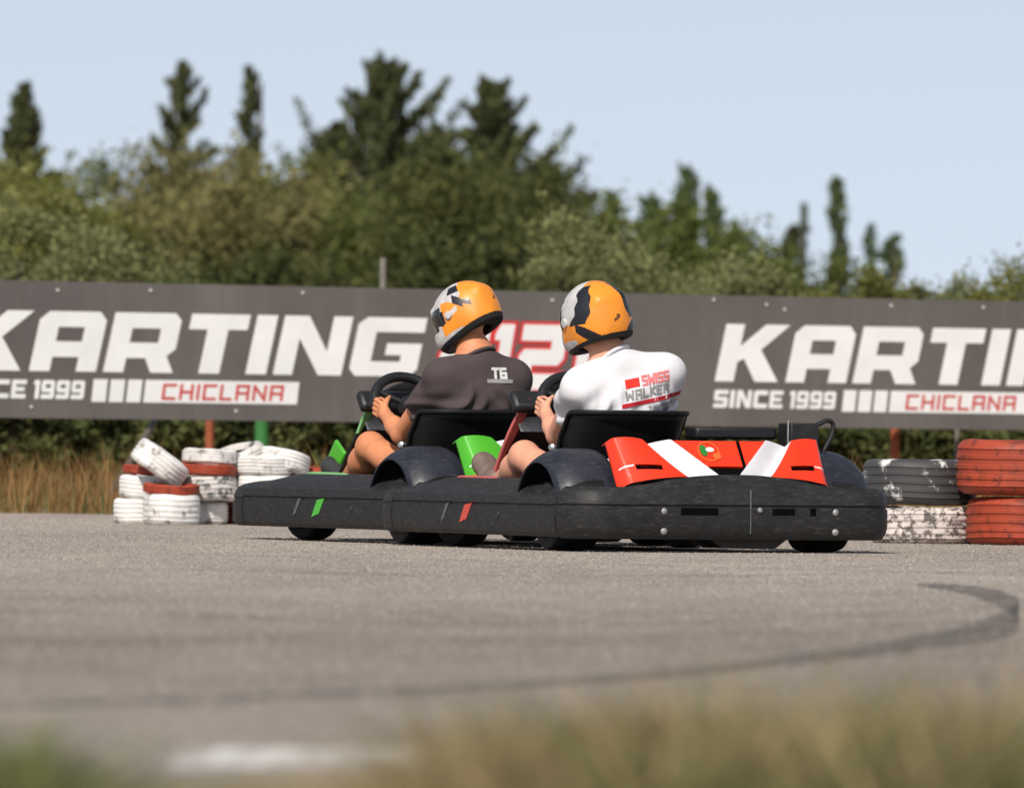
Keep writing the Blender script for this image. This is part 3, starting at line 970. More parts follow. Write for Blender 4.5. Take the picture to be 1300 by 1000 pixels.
    # mudguards over the rear wheels
    for sx in (-1, 1):
        def mg(u, q):
            a = math.pi * (u * 1.02 - .01)
            rx = .278
            e = abs(q * 2 - 1) if (q > .5) else max(0, .25 - q) * 2.2
            rad = rx * (1 - .20 * max(0, (q - .45) / .55) ** 2.6 - .05 * max(0, (.2 - q) / .2) ** 2)
            x = .435 + .262 * q
            return Vector((sx * x, -.62 + rad * math.cos(a), .135 + rad * 1.0 * math.sin(a)))
        v, f = grid(mg, np.linspace(0, 1, 33), np.linspace(0, 1, 15))
        if sx < 0: f = [q[::-1] for q in f]
        mk('mudguard', v, f, M['guard'], K, solid=.008, sharp=0)

    # wheels
    def wheel(x, y, Rr, wd, steer=0):
        wl = empty('wheel', (x, y, Rr)); wl.parent = K; wl.rotation_euler = (0, 0, steer)
        rot = Matrix.Rotation(R(90), 4, 'Y')
        hw = wd / 2
        pr = [(Rr * .55, -hw * .7), (Rr * .62, -hw * .95), (Rr * .80, -hw), (Rr * .94, -hw * .92), (Rr * .99, -hw * .7), (Rr, -hw * .3), (Rr, hw * .3), (Rr * .99, hw * .7), (Rr * .94, hw * .92), (Rr * .80, hw), (Rr * .62, hw * .95), (Rr * .55, hw * .7)]
        q = MB(); q.lathe(pr, 40, rot, closed=True); q.build('tyre', M['rubber'], wl)
        q = MB(); q.lathe([(0, hw * .5), (.03, hw * .55), (.035, hw * .3), (Rr * .45, hw * .25), (Rr * .52, hw * .72), (Rr * .56, hw * .72), (Rr * .56, -hw * .72), (Rr * .5, -hw * .72), (Rr * .45, -hw * .2), (0, -hw * .2)], 28, rot); q.build('rim', M['dark_metal'], wl)
        return wl
    for x, y, Rr, wd, st in ((-.555, -.62, .140, .20, 0), (.555, -.62, .140, .20, 0), (-.50, .60, .128, .13, R(14)), (.50, .60, .128, .13, R(14))):
        wheel(x, y, Rr, wd, st)
    MB().tube([(-.5, -.62, .14), (.5, -.62, .14)], .02, 12).build('axle', M['dark_metal'], K)
    MB().box((0, .1, .062), (.62, 1.3, .014)).build('floor_tray', M['black'], K, bevel=.004)
    e = MB()
    for s in (-1, 1):
        e.tube([(s * .30, -.80, .10), (s * .30, -.2, .085), (s * .26, .5, .085), (s * .22, .9, .09)], .015, 8)
    e.tube([(-.30, -.80, .10), (.30, -.80, .10)], .015, 8); e.tube([(-.24, .75, .09), (.24, .75, .09)], .015, 8)
    e.tube([(-.48, .60, .12), (.48, .60, .12)], .012, 8)
    e.build('frame', M['dark_metal'], K)
    # guard plate hanging under the rear bumper
    zt = [(-.10, .062), (.26, .062), (.20, .018), (-.04, .018)]
    v = [(a, -.99, z) for a, z in zt] + [(a, -.80, z) for a, z in zt]
    mk('skid_plate', v, [(0, 3, 2, 1), (4, 5, 6, 7), (0, 1, 5, 4), (1, 2, 6, 5), (2, 3, 7, 6), (3, 0, 4, 7)], M['black'], K, smooth=False, bevel=.004)

    # seat: bucket shell
    sxx = -.18

    def seat(u, q):
        a = R(-100 + 200 * u)
        z = .09 + .468 * q
        hwid = .205 + .055 * q
        dep = .20 + .02 * q
        yb = -.20 - .245 * q
        wing = abs(u * 2 - 1)
        zz = z - q * .20 * max(0, (wing - .78) / .22) ** 1.5
        return Vector((sxx + hwid * math.copysign(abs(math.sin(a)) ** .72, math.sin(a)), yb + .16 - dep * math.copysign(abs(math.cos(a)) ** .72, math.cos(a)), zz))
    v, f = grid(seat, np.linspace(0, 1, 33), np.linspace(0, 1, 13))
    st = mk('seat', v, f, M['seat'], K, solid=.014, sharp=0)
    # rolled top edge and pan
    rim = [seat(u, 1.0) for u in np.linspace(0.02, .98, 40)]
    MB().tube([p + Vector((0, -.004, 0)) for p in rim], .011, 8).build('seat_edge', M['seat'], st)
    v, f = grid(lambda a, q: Vector((sxx + .2 * a, -.35 + .55 * q, .10 + .05 * a * a + .05 * q * q)), np.linspace(-1, 1, 9), np.linspace(0, 1, 9))
    mk('seat_pan', v, f, M['seat'], st, solid=.012, sharp=0)
    for s in (-1, 1):
        q = MB(); q.lathe([(0, .016), (.013, .012), (.017, 0), (.017, -.02)], 12, Matrix.Translation((sxx + s * .235, -.13, .415)) @ Matrix.Rotation(s * R(75), 4, 'Y') @ Matrix.Rotation(R(40), 4, 'X'))
        q.build('seat_bolt', M['metal'], K)
    MB().tube([(sxx - .23, -.14, .40), (-.34, -.10, .10)], .010, 8).build('seat_stay', M['metal'], K)
    MB().tube([(sxx + .23, -.14, .40), (.12, -.10, .10)], .010, 8).build('seat_stay', M['metal'], K)

    # rear cowl
    def cp(a, b, d=0.0):
        y = -.985 + .135 * b + .045 * (abs(a) / .45) ** 2.2
        z = .275 + .182 * b
        return Vector((a, y - d * .80, z + d * .59))

    def slab(nm, poly, mat, th=.014, d0=0.0, parent=K, dfun=None, sub=6):
        """thick panel cut to poly (4 corners a,b ordered) with its own depth offset"""
        P = [Vector(p) for p in poly]
        v, f = [], []
        for lay in (1, 0):
            for i in range(sub + 1):
                for j in range(sub + 1):
                    u, w_ = i / sub, j / sub
                    q = (P[0] * (1 - u) + P[1] * u) * (1 - w_) + (P[3] * (1 - u) + P[2] * u) * w_
                    ex = dfun(u, w_) if dfun else 0
                    v.append(cp(q.x, q.y, d0 + ex + (0 if lay else -th)))
        n = sub + 1; off = n * n
        for i in range(sub):
            for j in range(sub):
                f.append((i * n + j, (i + 1) * n + j, (i + 1) * n + j + 1, i * n + j + 1))
                f.append((off + i * n + j, off + i * n + j + 1, off + (i + 1) * n + j + 1, off + (i + 1) * n + j))
        for i in range(sub):
            for (p, q) in (((i, 0), (i + 1, 0)), ((i + 1, sub), (i, sub)), ((0, i + 1), (0, i)), ((sub, i), (sub, i + 1))):
                a_, b_ = p[0] * n + p[1], q[0] * n + q[1]
                f.append((b_, a_, a_ + off, b_ + off))
        return mk(nm, v, f, mat, parent, sharp=30)
    bd = M[body]
    # one moulded shell: red wings, concave white flashes, centre plate, black recesses with slot shade put into the colour
    NA, NB = 300, 190
    AA = np.linspace(-.468, .468, NA + 1)

    def shell(a, bt):
        A_ = abs(a)
        bmin = .10 if A_ < .175 else .10 - .19 * (A_ - .175) / .283
        b_ = bmin + (1.0 - bmin) * bt
        inn = .030 + .190 * max(0, (b_ - .10)) / .90
        out = .172 + .165 * (max(0, (b_ - .10)) / .90) ** .85
        tt_ = (A_ - inn) / (out - inn)
        reg, d = 0, 0.0
        if 0 <= tt_ <= 1:
            reg = 1
            d = .010 - .050 * tt_ ** 1.25 if tt_ < .90 else -.034 + .036 * (tt_ - .90) / .10
        elif A_ < inn:
            d = .003
            if b_ < .38: reg, d = 2, -.010
            elif abs(a - .083) < .0065: reg, d = 2, -.006
        else:
            w_ = (A_ - out) / max(.47 - out, .02)
            d = .004 + .020 * math.sin(math.pi * min(1, w_ * .8 + .1)) - .045 * max(0, (w_ - .82) / .18) ** 2
            if .285 < A_ < .392 and abs(b_ - .295) < .052: reg, d = 2, d - .016
            if .400 < A_ < .452 and abs(b_ - .335 - (A_ - .40) * -.6) < .016: reg = 1  # pale strip on each wing: a highlight line put into the colour
            if b_ < bmin + .03: reg = 2
        d -= .030 * max(0, (b_ - .93) / .07) ** 2
        return cp(a, b_, d), reg
    v, regs = [], []
    for a_ in AA:
        for j in range(NB + 1):
            p, r_ = shell(a_, j / NB)
            v.append(p)
    f, fm = [], []
    for i in range(NA):
        am = (AA[i] + AA[i + 1]) / 2
        for j in range(NB):
            f.append((i * (NB + 1) + j, (i + 1) * (NB + 1) + j, (i + 1) * (NB + 1) + j + 1, i * (NB + 1) + j + 1))
            fm.append(shell(am, (j + .5) / NB)[1])
    mid = mk('rear_cowl', v, f, [bd, M['silver'], M['shade_black']], K, fm=fm, sharp=38, solid=.006)
    # emblem
    def disc(nm, ca, cb, ra, rb_, mat, d, pa, a0=0, a1=360, inner=0.0):
        n = 28
        v, f = [], []
        for k in range(n + 1):
            q = R(a0 + (a1 - a0) * k / n)
            v.append(cp(ca + ra * math.cos(q), cb + rb_ * math.sin(q), d)); v.append(cp(ca + inner * ra * math.cos(q), cb + inner * rb_ * math.sin(q), d))
        f = [(2 * k, 2 * k + 2, 2 * k + 3, 2 * k + 1) for k in range(n)]
        return mk(nm, v, f, mat, pa, smooth=False, solid=.0)
    em = disc('emblem', -.06, .70, .048, .22, M['emblem_ring'], .0065, mid, inner=.86)
    disc('emblem_leaf', -.080, .72, .016, .12, M['emblem_green'], .0067, em)
    disc('emblem_bar', -.052, .74, .018, .05, M['white'], .0069, em)
    disc('emblem_mark', -.028, .60, .018, .07, M['emblem_ring'], .0069, em)

    # engine, air box, hose
    en = MB().box((.20, -.52, .30), (.26, .30, .26)).build('engine', M['dark_metal'], K, bevel=.012)
    e = MB()
    for k in range(6): e.box((.20, -.52, .20 + .035 * k), (.285, .33, .010))
    e.build('cooling_fin', M['dark_metal'], en)
    MB().box((.18, -.58, .480), (.36, .12, .05)).build('engine_cover', M['black'], en, bevel=.012)
    ab = MB().box((.445, -.66, .462), (.125, .13, .125)).build('air_box', M['dark_metal'], K, bevel=.006)
    MB().box((.380, -.70, .470), (.003, .012, .13)).build('air_box_edge', M['bolt'], ab, bevel=.002)
    pts = spline([(.49, -.66, .50), (.54, -.66, .522), (.575, -.66, .535), (.600, -.66, .520), (.59, -.66, .47), (.555, -.66, .41), (.52, -.66, .36)], 6)
    MB().tube(pts, .010, 8).build('hose', M['black'], ab)

    # steering
    wc = Vector((wx, .30, .582)); tilt = R(52)
    ring = []
    rm = Matrix.Translation(wc) @ Matrix.Rotation(tilt, 4, 'X')
    for k in range(36):
        a = 2 * math.pi * k / 36
        ring.append(rm @ Vector((.160 * math.cos(a), .160 * math.sin(a) * (1 if math.sin(a) > -.6 else .92), 0)))
    sw = empty('steering_wheel', (0, 0, 0)); sw.parent = K
    q = MB(); q.tube(ring + ring[:2], .022, 10); q.build('wheel_rim', M['black'], sw)
    e = MB()
    for a in (90 + 60, 30, 270):
        e.tube([wc, rm @ Vector((.145 * math.cos(R(a)), .145 * math.sin(R(a)), 0))], .014, 8)
    e.build('spoke', M['black'], sw)
    q = MB(); q.lathe([(0, .02), (.045, .018), (.05, 0), (.05, -.02), (0, -.025)], 20, rm); q.build('hub', M['black'], sw)
    MB().tube([wc, (-.10, .62, .22), (-.06, .72, .12)], .013, 8).build('steering_column', M['dark_metal'], K)
    # front fairing rising in front of the wheel
    def ff_(u, q):
        hw_ = .315 - .03 * q - .03 * q * q
        return Vector((-.015 + hw_ * (u * 2 - 1), .80 - .26 * q - .10 * (u * 2 - 1) ** 2, .27 + .345 * q + .075 * q * math.sin(math.pi * u)))
    v, f = grid(ff_, np.linspace(0, 1, 15), np.linspace(0, 1, 9))
    fa = mk('front_fairing', v, f, M['black'], K, solid=.012, sharp=0)
    for s, uu in ((-1, 0.0), (1, 1.0)):
        pts = [ff_(uu, q) + Vector((0, -.004, 0)) for q in np.linspace(.05 if body == 'red' else .55, 1, 10)]
        e = MB()
        v = []
        for i_, p in enumerate(pts):
            h_ = .007 + .014 * math.sin(math.pi * (i_ / 9) ** 1.4 * .8)
            v += [p + Vector((s * h_, 0, 0)), p + Vector((-s * h_, .002, 0)), p + Vector((-s * h_, .026, 0)), p + Vector((s * h_, .026, 0))]
        fx = []
        for i in range(len(pts) - 1):
            for j in range(4): fx.append((i * 4 + j, i * 4 + (j + 1) % 4, (i + 1) * 4 + (j + 1) % 4, (i + 1) * 4 + j))
        fx += [(0, 3, 2, 1), tuple((len(pts) - 1) * 4 + j for j in range(4))]
        mk('fairing_edge', v, fx, M['pink'] if body == 'red' else M['pale_green'], fa, smooth=False, bevel=.004)
    for s in (-1, 1):
        if body == 'green': MB().box((s * .285, .82, .365), (.018, .10, .105), (R(38), 0, s * R(-8))).build('nose_wing', M[body], K, bevel=.008)
    MB().box((-.20, .46, .60), (.30, .05, .10), (R(-40), 0, 0)).build('dash_cover', M['black'], fa, bevel=.02)
    MB().box((-.235, .525, .508), (.115, .012, .075), (R(-35), 0, R(8))).build('number_plate', M['sticker'], fa, bevel=.006)
    MB().box((-.10, .83, .22), (.5, .28, .10), (R(14), 0, 0)).build('nose_panel', M[body], K, bevel=.03)
    for s in (-1, 1):
        MB().box((-.05 + s * .17, .76, .2), (.07, .02, .11), (R(-25), 0, 0)).build('pedal', M['metal'], K, bevel=.004)
    return K


K_RED = Vector((xat(804, 41.8), 41.8, .004))
K_GRN = Vector((xat(606, 43.6), 43.6, .004))
TH_R, TH_G = R(23), R(25.3)
kart(K_RED, TH_R, 'red', 'pink', 'slash_red', 'go-kart with orange red rear bodywork and a red slash on its dark bumper', wx=-.115)
kart(K_GRN, TH_G, 'green', 'pale_green', 'slash_green', 'go-kart with green bodywork and a green slash, half hidden behind the red one')


# ------------------------------------------------------------------ people
def lerp(a, b, t): return np.array(a) * (1 - t) + np.array(b) * t


def driver(kloc, rz, P, skin, tee, shoe, label):
    root = None
    h = .0055
    sd = SDF((-.75, -.62, .08), (.42, 1.0, 1.2), h)
    sh = SDF((-.75, -.62, .08), (.42, .30, 1.0), h)
    pel, chest, neck, head = P['pelvis'], P['chest'], P['neck'], P['head']
    belly = lerp(pel, chest, .5)
    # trunk
    sd.cap(np.array(pel) + (-.075, 0, 0), np.array(pel) + (.075, 0, 0), .105, k=.04)
    sd.ell(belly, (.140, .100, .16), k=.06)
    sd.cap(lerp(chest, P['shL'], .40), lerp(chest, P['shR'], .40), .104, k=.06)
    sd.cap(belly, chest, .110, .112, k=.06)
    sd.cap(P['shL'], P['shR'], .054, k=.06)
    up = np.array(head) + (0, -.01, -.05)
    sd.cap(neck, up, .062, .056, k=.05)
    sd.cap(lerp(P['shL'], neck, .35), lerp(neck, up, .4), .045, .04, k=.06)
    sd.cap(lerp(P['shR'], neck, .35), lerp(neck, up, .4), .045, .04, k=.06)
    # head with a face turned by the yaw of the head
    yw = P['yaw']
    fw = np.array((-math.sin(yw), math.cos(yw), 0)); rt = np.array((math.cos(yw), math.sin(yw), 0)); upv = np.array((0, 0, 1.))
    hd = np.array(head)
    sd.ell(hd + upv * .025 - fw * .01, (.074, .090, .092), k=.03, rot=(0, 0, yw))
    sd.ell(hd + fw * .03 - upv * .045, (.056, .060, .068), k=.03, rot=(0, 0, yw))
    sd.cap(hd + fw * .082 + upv * .01, hd + fw * .102 - upv * .025, .010, .014, k=.012)
    for s in (-1, 1):
        sd.ell(hd + fw * .094 + rt * s * .032 + upv * .010, (.013, .013, .009), sub=True)
        sd.ell(hd + fw * .076 + rt * s * .032 + upv * .010, (.012, .012, .011), k=.004)
        sd.ell(hd + rt * s * .074 - fw * .01 - upv * .01, (.010, .022, .030), k=.01, rot=(0, 0, yw))
    sd.cap(hd + fw * .085 + rt * .020 - upv * .062, hd + fw * .085 - rt * .020 - upv * .062, .007, k=.008)
    # arms and hands
    for s in ('L', 'R'):
        S, E, H = np.array(P['sh' + s]), np.array(P['el' + s]), np.array(P['ha' + s])
        sd.cap(S, E, .052, .040, k=.03)
        sd.cap(E, lerp(E, H, .45), .042, .038, k=.02)
        sd.cap(lerp(E, H, .4), H, .038, .026, k=.02)
        d = (H - E) / np.linalg.norm(H - E)
        sgn = -1 if s == 'L' else 1
        side = np.array((sgn, 0, 0.)); side -= d * (side @ d); side /= np.linalg.norm(side)
        nrm = np.cross(side, d) * sgn
        if nrm[2] < 0: nrm = -nrm
        palm = H + d * .05
        # wheel grip line runs roughly along nrm x d: fingers curl over the rim ahead of the palm
        for q in (-.022, 0, .022):
            sd.cap(H + d * .008 + nrm * q * .5, palm + nrm * q, .016, .0145, k=.018)
        for i, (q, ln) in enumerate(((.031, .90), (.011, 1.0), (-.010, .95), (-.030, .78))):
            a = palm + nrm * q + side * .008
            b1 = a + (d * .036 + side * .012) * ln
            b2 = b1 + (d * .014 - side * .028) * ln
            b3 = b2 + (-d * .016 - side * .014) * ln
            sd.cap(a, b1, .0095, .0088, k=.006); sd.cap(b1, b2, .0088, .008, k=.004); sd.cap(b2, b3, .008, .0072, k=.004)
        a = H + d * .022 + nrm * .024
        b1 = a + d * .026 + nrm * .022 - side * .016
        b2 = b1 + d * .022 - side * .018 + nrm * .004
        sd.cap(a, b1, .0125, .0105, k=.01); sd.cap(b1, b2, .0105, .0085, k=.005)
        # sleeve and shirt shoulder
        sh.cap(S, lerp(S, E, .30), .064, .064, k=.05); sh.cap(lerp(S, E, .28), lerp(S, E, P.get('slv' + s, .62)), .066, .064, k=.03)
    # legs
    for s in ('L', 'R'):
        hp, kn, an, to = (np.array(P[q + s]) for q in ('hip', 'kn', 'an', 'to'))
        sd.cap(hp, kn, .090, .058, k=.05)
        sd.ell(kn + (0, .012, .006), (.052, .052, .052), k=.03)
        sd.cap(kn, lerp(kn, an, .35), .055, .056, k=.03)
        sd.cap(lerp(kn, an, .32) + (0, -.012, -.008), an, .055, .036, k=.03)
        sd.cap(an, to, .036, .03, k=.02)
    # shirt trunk
    low = lerp(pel, chest, .05)
    sh.cap(lerp(chest, P['shL'], .44), lerp(chest, P['shR'], .44), .120, k=.07)
    sh.ell(belly, (.166, .126, .17), k=.07)
    sh.cap(np.array(low) + (-.07, 0, .02), np.array(low) + (.07, 0, .02), .122, k=.05)
    sh.cap(belly, chest, .135, .14, k=.06)
    sh.cap(P['shL'], P['shR'], .062, k=.06)
    sh.cap(lerp(P['shL'], neck, .2), lerp(neck, up, .05), .055, .055, k=.07)
    sh.cap(lerp(P['shR'], neck, .2), lerp(neck, up, .05), .055, .055, k=.07)
    # cloth folds: gentle ripples pushed into the field
    X, Y, Z = sh.coords()
    sh.F += (.0125 * np.sin(30 * (Z + .75 * X) + 3 * np.sin(9 * X + P['seed']) + 2 * np.sin(7 * Z)) * np.clip((.76 - Z) * 5, .12, 1) * (.5 + .5 * np.sin(6 * X + 5 * Z + P['seed']))
             + .0080 * np.sin(47 * (Z - .9 * X) + 2 * np.sin(13 * X)) * np.clip((.70 - Z) * 5, 0, 1)).astype(np.float32)
    xs_ = pel[0] + (neck[0] - pel[0]) * np.clip((Z - .3) / .5, 0, 1)
    sh.F += (.010 * np.exp(-((X - xs_) / .035) ** 2) * np.exp(-((Z - .52) / .16) ** 2)).astype(np.float32)
    for s_, (ox, oz) in ((1, (P['shR'][0], P['shR'][2])), (-1, (P['shL'][0], P['shL'][2]))):
        rr_ = np.hypot(X - ox - s_ * .03, Z - oz + .02)
        sh.F += (.0100 * np.sin(rr_ * 95 + 2.2 * np.sin(np.arctan2(Z - oz, X - ox) * 3 + P['seed'])) * np.exp(-((rr_ - .14) / .07) ** 2) * np.clip((oz - Z) * 8, 0, 1)).astype(np.float32)
    del X, Y, Z
    V, F = sd.mesh()
    body = mk('person', V, F, skin, smooth=True, sharp=0)
    body.location = kloc; body.rotation_euler = (0, 0, rz)
    tag(body, label, 'person', 'kart drivers')
    V, F = sh.mesh()
    shirt = mk('shirt', V, F, tee, body, sharp=0)
    # ribbed collar round the neck
    nd = (up - np.array(neck)); nd /= np.linalg.norm(nd)
    e1 = np.cross(nd, (0, 1, 0)); e1 /= np.linalg.norm(e1); e2 = np.cross(nd, e1)
    c0 = np.array(neck) + nd * .030
    e = MB(); e.tube([c0 + e1 * .076 * math.cos(a_) + e2 * .076 * math.sin(a_) + nd * .006 * math.sin(a_) for a_ in np.linspace(0, 2 * math.pi, 30)], .0085, 8)
    e.build('collar', tee, shirt)
    # shorts
    so_ = SDF((-.6, -.5, .04), (.3, .5, .5), .008)
    so_.cap(np.array(pel) + (-.08, 0, 0), np.array(pel) + (.08, 0, 0), .125, k=.04)
    for s in ('L', 'R'):
        hp, kn = np.array(P['hip' + s]), np.array(P['kn' + s])
        so_.cap(hp, lerp(hp, kn, P.get('short', .42)), .104, .088, k=.05)
    V, F = so_.mesh(); mk('shorts', V, F, M['shorts'], body, sharp=0)
    for s in ('L', 'R'):
        an, to = np.array(P['an' + s]), np.array(P['to' + s])
        ss = SDF(np.minimum(an, to) - .14, np.maximum(an, to) + .14, .006)
        d = (to - an) / np.linalg.norm(to - an)
        heel = an + np.array((0, -.035, -.035))
        ss.cap(heel, to + d * .05, .042, .036, k=.03); ss.cap(an + (0, 0, .02), to, .047, .038, k=.04); ss.cap(heel + (0, .01, .03), an + (0, -.005, .03), .044, .044, k=.03)
        ss.cap(to + (-.018, 0, 0) + d * .03, to + (.018, 0, 0) + d * .03, .032, k=.03)
        V, F = ss.mesh()
        fm = ((V[F[:, 0]] - heel) @ np.cross(d, (1, 0, 0)) < -.030).astype(int) if False else None
        mk('shoe', V, F, shoe, body, sharp=0, fm=fm)
    helmet(body, P)
    return body, shirt


def helmet(body, P):
    hs = SDF((-.18, -.20, -.20), (.18, .22, .20), .0028)
    hs.ell((0, -.012, .018), (.130, .158, .142), k=.0)
    hs.ell((0, .062, -.070), (.100, .108, .074), k=.06)
    hs.ell((0, -.05, -.05), (.112, .108, .075), k=.05)
    # brim over the visor and rear spoiler ridge
    hs.cap((-.05, .118, .070), (.05, .118, .070), .010, k=.03)
    hs.cap((-.05, -.125, .080), (.05, -.125, .080), .010, k=.04)
    X, Y, Z = hs.coords()
    cut = (Z + .098 + .20 * np.clip(Y, -.2, .2)) * .98
    hs.F = np.maximum(hs.F, (-cut).astype(np.float32))
    hs.ell((0, .0, .005), (.096, .122, .112), sub=True)
    hs.cap((0, -.018, -.22), (0, -.01, -.04), .092, .090, sub=True)
    # eye port
    port = np.maximum(np.maximum(np.abs(X) - .098, np.abs(Z - .008) - .040), .045 - Y)
    hs.F = np.maximum(hs.F, (-port).astype(np.float32))
    del X, Y, Z
    V, F = hs.mesh()
    c = V[F].mean(1)
    nx = np.cross(V[F[:, 2]] - V[F[:, 0]], V[F[:, 3]] - V[F[:, 1]])
    x, y, z = c[:, 0], c[:, 1] + .012, c[:, 2] - .018
    rad = np.sqrt((x / .130) ** 2 + (y / .158) ** 2 + (z / .142) ** 2)
    outward = (nx[:, 0] * x + nx[:, 1] * y + nx[:, 2] * z) > 0
    az = np.degrees(np.arctan2(np.abs(x), y))            # 0 front, 180 back
    az = np.where(x > .0, az - 26 * np.clip(x / .05, 0, 1), az)
    el = np.degrees(np.arctan2(z, np.hypot(x, y)))
    fm = np.zeros(len(F), int)                           # 0 orange
    sty = P['style']
    wob = 6 * np.sin(el * .09) + 3 * np.sin(el * .23)
    front = az < 98 + wob + np.clip(el, 0, 70) * .35
    fm[front & (el > -8)] = 1
    fm[front & (el <= -8) & (az < 88)] = 1
    cheek = (az > 50) & (az < 108) & (el < -4 - (az - 60) * .15) & (el > -34)
    fm[cheek] = 0
    fm[(az < 100) & (el > -40) & (el < -33)] = 1
    if sty == 'turned':
        ch2 = (az > 60) & (az < 125) & (el > -12) & (el < 26) & (el < 34 - (az - 60) * .5)
        fm[ch2] = 0
        fm[(az > 66) & (az < 98) & (np.abs(el + 2 - (az - 80) * .35) < 5)] = 1
        fm[(az > 92) & (az < 112) & (np.abs(el - 20 + (az - 100) * .8) < 10)] = 2
        fm[(az > 112) & (az < 128) & (np.abs(el - 10 + (az - 118) * .55) < 5)] = 2
        fm[(az > 80) & (az < 112) & (el > 38) & (el < 60)] = 2
        fm[(az > 50) & (az < 64) & (el > -14) & (el < 10)] = 2
    else:
        band = (az > 98 + wob + np.clip(el, 0, 70) * .35) & (az < 133 + wob * .6 + np.clip(el, 0, 70) * .24) & (el > -9 + .06 * (az - 110)) & (el < 62)
        fm[band] = 2
        sw = (az > 106) & (az < 152) & (np.abs(el + 14 + (az - 106) * .42) < 9 - np.abs(az - 126) * .10)
        fm[sw] = 2
        fm[(az < 60) & (el > 30) & (el < 36)] = 2
        fm[(el > 62) & (az < 120)] = 1
    # mark on the back and padding rim
    sgn = np.where(x > 0, 1, -1); sa = (180 - az) * sgn
    mk1 = (np.abs(sa - 2 - el * 0) < 9) & (np.abs(el - (4 if sty == 'turned' else -6) - .35 * sa) < 2.2)
    mk2 = (np.abs(sa - 2) < 3.5) & (np.abs(el - (7 if sty == 'turned' else -3)) < 3)
    fm[mk1 | mk2] = 4
    rim = (c[:, 2] + .098 + .20 * c[:, 1]) < (.026 if sty == 'turned' else .012)
    rim &= True
    fm[rim & (az > 70)] = 3
    fm[rim & (az <= 70)] = 2
    fm[~outward] = 3
    inn = ((c[:, 0] / .104) ** 2 + (c[:, 1] / .130) ** 2 + ((c[:, 2] - .005) / .120) ** 2) < 1
    fm[inn] = 3
    hm = mk('helmet', V, F, [M['hel_orange'], M['hel_white'], M['hel_black'], M['hel_pad'], M['hel_mark']], body, fm=fm, sharp=0)
    hm.location = Vector(P['head']) + Vector((0, 0, .005))
    hm.rotation_euler = Euler((P['nod'], P['rollh'], P['yaw']), 'YXZ')
    hm.rotation_mode = 'YXZ'
    hm.scale = (P['hscale'],) * 3
    # visor: curved shield with real thickness
    def vz(u, q):
        a = R(-64 + 128 * u); e = R(-19 + 40 * q)
        return Vector((.1335 * math.sin(a) * math.cos(e), -.012 + .1625 * math.cos(a) * math.cos(e) + .004, .014 + .145 * math.sin(e)))
    v, f = grid(vz, np.linspace(0, 1, 25), np.linspace(0, 1, 9))
    vo = mk('visor', v, [q[::-1] for q in f], M['visor'], hm, solid=.003, sharp=0)
    for s in (-1, 1):
        q = MB(); q.lathe([(0, .006), (.016, .005), (.019, 0), (.019, -.006)], 16, Matrix.Translation((s * .131, .02, .012)) @ Matrix.Rotation(s * R(90), 4, 'Y'))
        q.build('visor_pivot', M['hel_white'], hm)
    # hair under the rim at the nape
    return hm


def base_pose():
    return dict(pelvis=(-.18, -.18, .21), chest=(-.185, -.325, .58), neck=(-.185, -.355, .765), head=(-.225, -.285, .955),
                shL=(-.365, -.345, .70), shR=(-.02, -.345, .70), elL=(-.43, -.05, .475), elR=(.05, -.05, .475),
                haL=(-.365, .215, .545), haR=(.005, .215, .545),
                hipL=(-.275, -.12, .215), hipR=(-.085, -.12, .215), knL=(-.365, .36, .405), knR=(.03, .36, .405),
                anL=(-.315, .74, .235), anR=(.10, .72, .235), toL=(-.315, .845, .30), toR=(.10, .82, .30), seed=1.0)


P1 = base_pose()
P1.update(yaw=R(40), nod=R(-23), rollh=R(2), hscale=.94, style='turned', slvL=.46, slvR=.5, elL=(-.375, .03, .46), elR=(.0, .02, .46))
d1, s1 = driver(K_GRN + Vector((.028, 0, 0)), TH_G, P1, M['tan_skin'], M['tee_dark'], M['shoe'], 'driver in charcoal brown T-shirt and orange helmet, holding the wheel of the green kart')
P2 = base_pose()
P2.update(chest=(-.195, -.325, .57), neck=(-.225, -.345, .755), head=(-.290, -.265, .925), shL=(-.385, -.34, .66), shR=(.0, -.345, .722),
          elL=(-.315, .06, .465), haL=(-.295, .215, .548), haR=(.06, .215, .548), elR=(.07, -.05, .475),
          knL=(-.345, .32, .375), knR=(.04, .32, .375), toL=(-.315, .80, .325), anL=(-.315, .70, .245), hscale=1.03, yaw=R(9), nod=R(-4), rollh=R(-9), style='back', seed=2.3, slvL=.46, slvR=.5)
d2, s2 = driver(K_RED, TH_R, P2, M['fair_skin'], M['tee_white'], M['shoe_brown'], 'driver in white T-shirt with red print and tilted orange helmet in the red kart')


